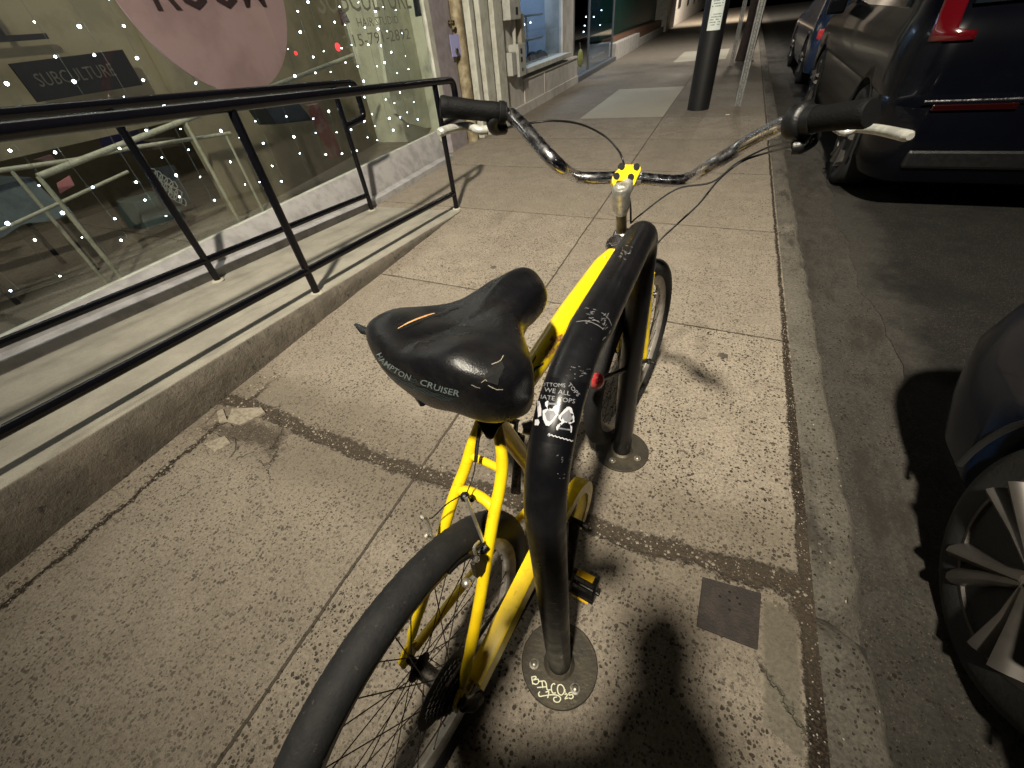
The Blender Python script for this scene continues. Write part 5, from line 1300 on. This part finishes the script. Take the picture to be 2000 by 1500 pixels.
for sd in (-1, 1):
    mb = MB(); X = SX + sd
    mb.prism([(SX + sd * .935, SYy + .75, GZ + 1.19), (SX + sd * .935, SYy + 3.3, GZ + 1.17), (SX + sd * .825, SYy + 2.6, GZ + 1.60), (SX + sd * .825, SYy + .95, GZ + 1.61)], (sd * .018, 0, 0)); mb.build('side_window', M['carglass'], suv, smooth=False)
    mb = MB(); mb.box((SX + sd * 1.08, SYy + 3.15, GZ + 1.16), (.17, .10, .14)); mb.build('mirror', suvp, suv, bevel=.02)
# nearer car whose front wheel shows at the lower right
bluep = carpaint('deep_blue_paint', (.002, .006, .018), (.003, .008, .022)); bluep.node_tree.nodes['Principled BSDF'].inputs['Coat Weight'].default_value = .15; bluep.node_tree.nodes['Principled BSDF'].inputs['Specular IOR Level'].default_value = .15
lv2 = [(.17, .88, .15, .18, .2), (.22, .95, .05, .08, .18), (.35, .985, .02, .03, .20), (.50, 1.0, .0, .0, .20), (.62, 1.0, .0, .03, .21), (.75, .99, .03, .10, .24), (.86, .975, .08, .28, .27), (.93, .95, .15, .6, .32), (.99, .93, .25, 1.15, .3), (1.25, .84, .65, 1.75, .28), (1.44, .74, 1.0, 2.15, .26)]
WX = .88; NX = WX + .93 - .085; NY = .78 + .86 - 4.55
nc, nbody = car((NX + .04, NY), 4.55, 1.84, lv2, bluep, 'deep blue car at the kerb cut off by the right edge, front wheel showing', .335, .232, (.78, .78 - 2.7))
for sd in (-1, 1):
    mb = MB(); mb.sphere((NX + .04 + sd * .68, NY + 4.55 - .20, GZ + .66), .13, 16, 10, (1.5, .9, .6)); mb.build('headlight', mat('lamp_cover', (.30, .32, .34), .08, coat=1), nc)
    mb = MB(); mb.prism([(NX + .04 + sd * .90, NY + 1.0, GZ + 1.0), (NX + .04 + sd * .90, NY + 3.2, GZ + .99), (NX + .04 + sd * .76, NY + 2.5, GZ + 1.34), (NX + .04 + sd * .76, NY + 1.3, GZ + 1.34)], (sd * .02, 0, 0)); mb.build('side_window', M['carglass'], nc, smooth=False)
mb = MB(); mb.box((NX + .04, NY + 4.52, GZ + .42), (1.0, .06, .16)); mb.build('grille', M['plastic'], nc, smooth=False, bevel=.02)
# paler blue car ahead of the SUV
bp2 = carpaint('sky_blue_paint', (.018, .032, .075), (.022, .04, .085))
fc, fbody = car((1.95, 9.9), 4.5, 1.82, lv2, bp2, 'blue car parked ahead of the dark SUV, mostly hidden by it', .33, .23, (10.75, 13.4))
for sd in (-1, 1):
    mb = MB(); mb.box((1.95 + sd * .68, 9.93, GZ + .74), (.36, .05, .13)); mb.build('tail_light', M['redlens'], fc, smooth=False, bevel=.02)

# ================================================================ STREET CLOSURE ACROSS THE ROAD
ob = thing('opposite_building', (14, 6, 0), 'dark brick building across the road behind the parked cars', 'building')
mb = MB(); mb.box((14, 14, 3), (4, 56, 6.2)); mb.build('wall', mat('dim_brick', (.10, .055, .04), .85, col2=(.07, .04, .03), ns=14), ob, smooth=False)
for k in range(8):
    mb = MB(); mb.box((11.98, -10 + k * 5.5, 1.7), (.06, 2.2, 1.8)); wnd = mb.build('window', M['carglass'], ob, smooth=False)

# ================================================================ THE PHOTOGRAPHER (casts the big shadow at the bottom)
def skin(name, joints, edges, mt, parent, root=0, sub=2):
    me = bpy.data.meshes.new(name); off = parent.location if parent else Vector((0, 0, 0))
    me.from_pydata([Vector(j[0]) - off for j in joints], edges, []); o = bpy.data.objects.new(name, me); COL.objects.link(o)
    if parent: o.parent = parent
    me.materials.append(mt)
    md = o.modifiers.new("skin", 'SKIN'); md.use_smooth_shade = True
    for i, j in enumerate(joints):
        r_ = j[1]; me.skin_vertices[0].data[i].radius = r_ if isinstance(r_, tuple) else (r_, r_)
    me.skin_vertices[0].data[root].use_root = True
    s_ = o.modifiers.new("sub", 'SUBSURF'); s_.levels = sub; s_.render_levels = sub
    return o
ph = thing('person', (.10, -.42, 0), 'person in dark coat holding up a phone behind the bicycle, seen only by shadow', 'person')
M['coat'] = mat('dark_coat', (.015, .015, .018), .85, col2=(.022, .02, .024), ns=30, bs=.3); M['skin'] = mat('skin', (.42, .24, .17), .5, col2=(.36, .20, .14), ns=40)
M['hair'] = mat('dark_hair', (.015, .010, .008), .6)
J = [((.09, -.50, .90), (.175, .12)), ((.09, -.52, 1.08), (.155, .11)), ((.09, -.50, 1.24), (.185, .12)), ((.095, -.45, 1.335), (.12, .085)), ((.105, -.38, 1.41), (.050, .050)), ((.115, -.32, 1.47), (.052, .058)), ((.12, -.295, 1.53), (.060, .075)), ((.12, -.295, 1.575), (.050, .058)),
     ((-.12, -.49, 1.29), (.062, .065)), ((-.20, -.36, 1.08), (.048, .048)), ((-.16, -.15, 1.16), (.032, .032)), 
     ((.28, -.44, 1.36), (.085, .080)), ((.42, -.44, 1.06), (.054, .054)), ((.36, -.34, .84), (.034, .034)),
     ((.0, -.50, .86), (.10, .105)), ((-.01, -.46, .50), (.066, .070)), ((-.01, -.52, .10), (.044, .048)), ((-.01, -.52, .045), (.042, .04)), ((-.01, -.37, .035), (.040, .028)),
     ((.18, -.50, .86), (.10, .105)), ((.20, -.46, .50), (.066, .070)), ((.21, -.52, .10), (.044, .048)), ((.21, -.52, .045), (.042, .04)), ((.22, -.37, .035), (.040, .028))]
Ed = [(0, 1), (1, 2), (2, 3), (3, 4), (4, 5), (5, 6), (6, 7), (3, 8), (8, 9), (9, 10), (3, 11), (11, 12), (12, 13), (0, 14), (14, 15), (15, 16), (16, 17), (17, 18), (0, 19), (19, 20), (20, 21), (21, 22), (22, 23)]
skin('body', J, Ed, M['coat'], ph)
mb = MB(); mb.sphere((.12, -.275, 1.545), .072, 20, 14, (.92, 1.12, 1.30)); mb.sphere((.12, -.194, 1.535), .013, 8, 6, (.8, 1.1, 1.4))
for sx in (-1, 1): mb.sphere((.12 + sx * .067, -.285, 1.535), .022, 8, 6, (.35, .8, 1.2))
mb.build('head', M['skin'], ph)
mb = MB()
for sx in (-1, 1): mb.sphere((.12 + sx * .028, -.202, 1.555), .0085, 8, 6)
mb.build('eyes', M['white'], ph)
mb = MB(); mb.tube([(.098, -.201, 1.500), (.12, -.196, 1.498), (.142, -.201, 1.500)], .005, 6); mb.build('mouth', mat('lips', (.30, .11, .10), .5), ph)
mb = MB(); mb.sphere((.12, -.298, 1.568), .076, 20, 14, (1.0, 1.12, 1.15)); mb.build('hair', M['hair'], ph)
mb = MB(); mb.sphere((.15, -.37, 1.43), .098, 18, 12, (1.15, 1, .9)); mb.build('hood', M['coat'], ph)
vd = ray(1000, 750).normalized(); upc = _Y.normalized(); rtc = _X.normalized()
def PC(x, y, z): return CAMP + rtc * x + upc * y - vd * z       # behind the lens plane
wrist = Vector((-.16, -.15, 1.16)); sg_ = -1; ex_ = -.125
palm = PC(ex_, -.030, .045)
J = [(wrist, (.026, .020)), (wrist.lerp(palm, .6), (.032, .018)), (palm, (.036, .016))]; Ed = [(0, 1), (1, 2)]
for k in range(4):
    y = .030 - .020 * k; ln = (1, 1.08, 1.0, .8)[k]; n0 = len(J)
    J += [(palm + upc * y * .9 + rtc * sg_ * .012, .0100), (PC(ex_ + sg_ * .010, y, .022 - .004 * (k == 1)), .0088), (PC(ex_ - sg_ * .018 * ln, y, .017), .0078)]
    Ed += [(2, n0), (n0, n0 + 1), (n0 + 1, n0 + 2)]
n0 = len(J); J += [(palm - upc * .030 - rtc * sg_ * .016, .0125), (PC(ex_ - sg_ * .030, -.035, .034), .0100), (PC(ex_ - sg_ * .045, -.012, .028), .0085)]; Ed += [(1, n0), (n0, n0 + 1), (n0 + 1, n0 + 2)]
skin('hand', J, Ed, M['skin'], ph, root=1, sub=1)
w2 = Vector((.36, -.34, .84)); J = [(w2, (.026, .020)), (w2 + Vector((0, .02, -.05)), (.034, .017)), (w2 + Vector((0, .035, -.085)), (.036, .016))]; Ed = [(0, 1), (1, 2)]
for k in range(4):
    n0 = len(J); b0 = w2 + Vector((-.005, .060 - .020 * k, -.105)); L1 = (.030, .034, .031, .024)[k]
    J += [(b0, .0095), (b0 + Vector((-.010, .004, -L1)), .0088), (b0 + Vector((-.028, .004, -L1 * 1.7)), .0078)]; Ed += [(2, n0), (n0, n0 + 1), (n0 + 1, n0 + 2)]
n0 = len(J); J += [(w2 + Vector((-.008, .055, -.055)), .012), (w2 + Vector((-.018, .078, -.085)), .0100), (w2 + Vector((-.026, .082, -.108)), .0085)]; Ed += [(1, n0), (n0, n0 + 1), (n0 + 1, n0 + 2)]
skin('hand', J, Ed, M['skin'], ph, root=1, sub=1)
phn = thing('phone', PC(-.055, .0, .012), 'dark phone held sideways by the photographer', 'phone')
Mx = Matrix((rtc, upc, -vd)).transposed(); mb = MB(); mb.box(PC(-.058, -.018, .012), (.150, .074, .008), Mx); mb.build('case', M['plastic'], phn, smooth=False, bevel=.003)
mb = MB(); mb.box(PC(-.058, -.018, .0165), (.142, .068, .0005), Mx); mb.build('screen', M['carglass'], phn, smooth=False)
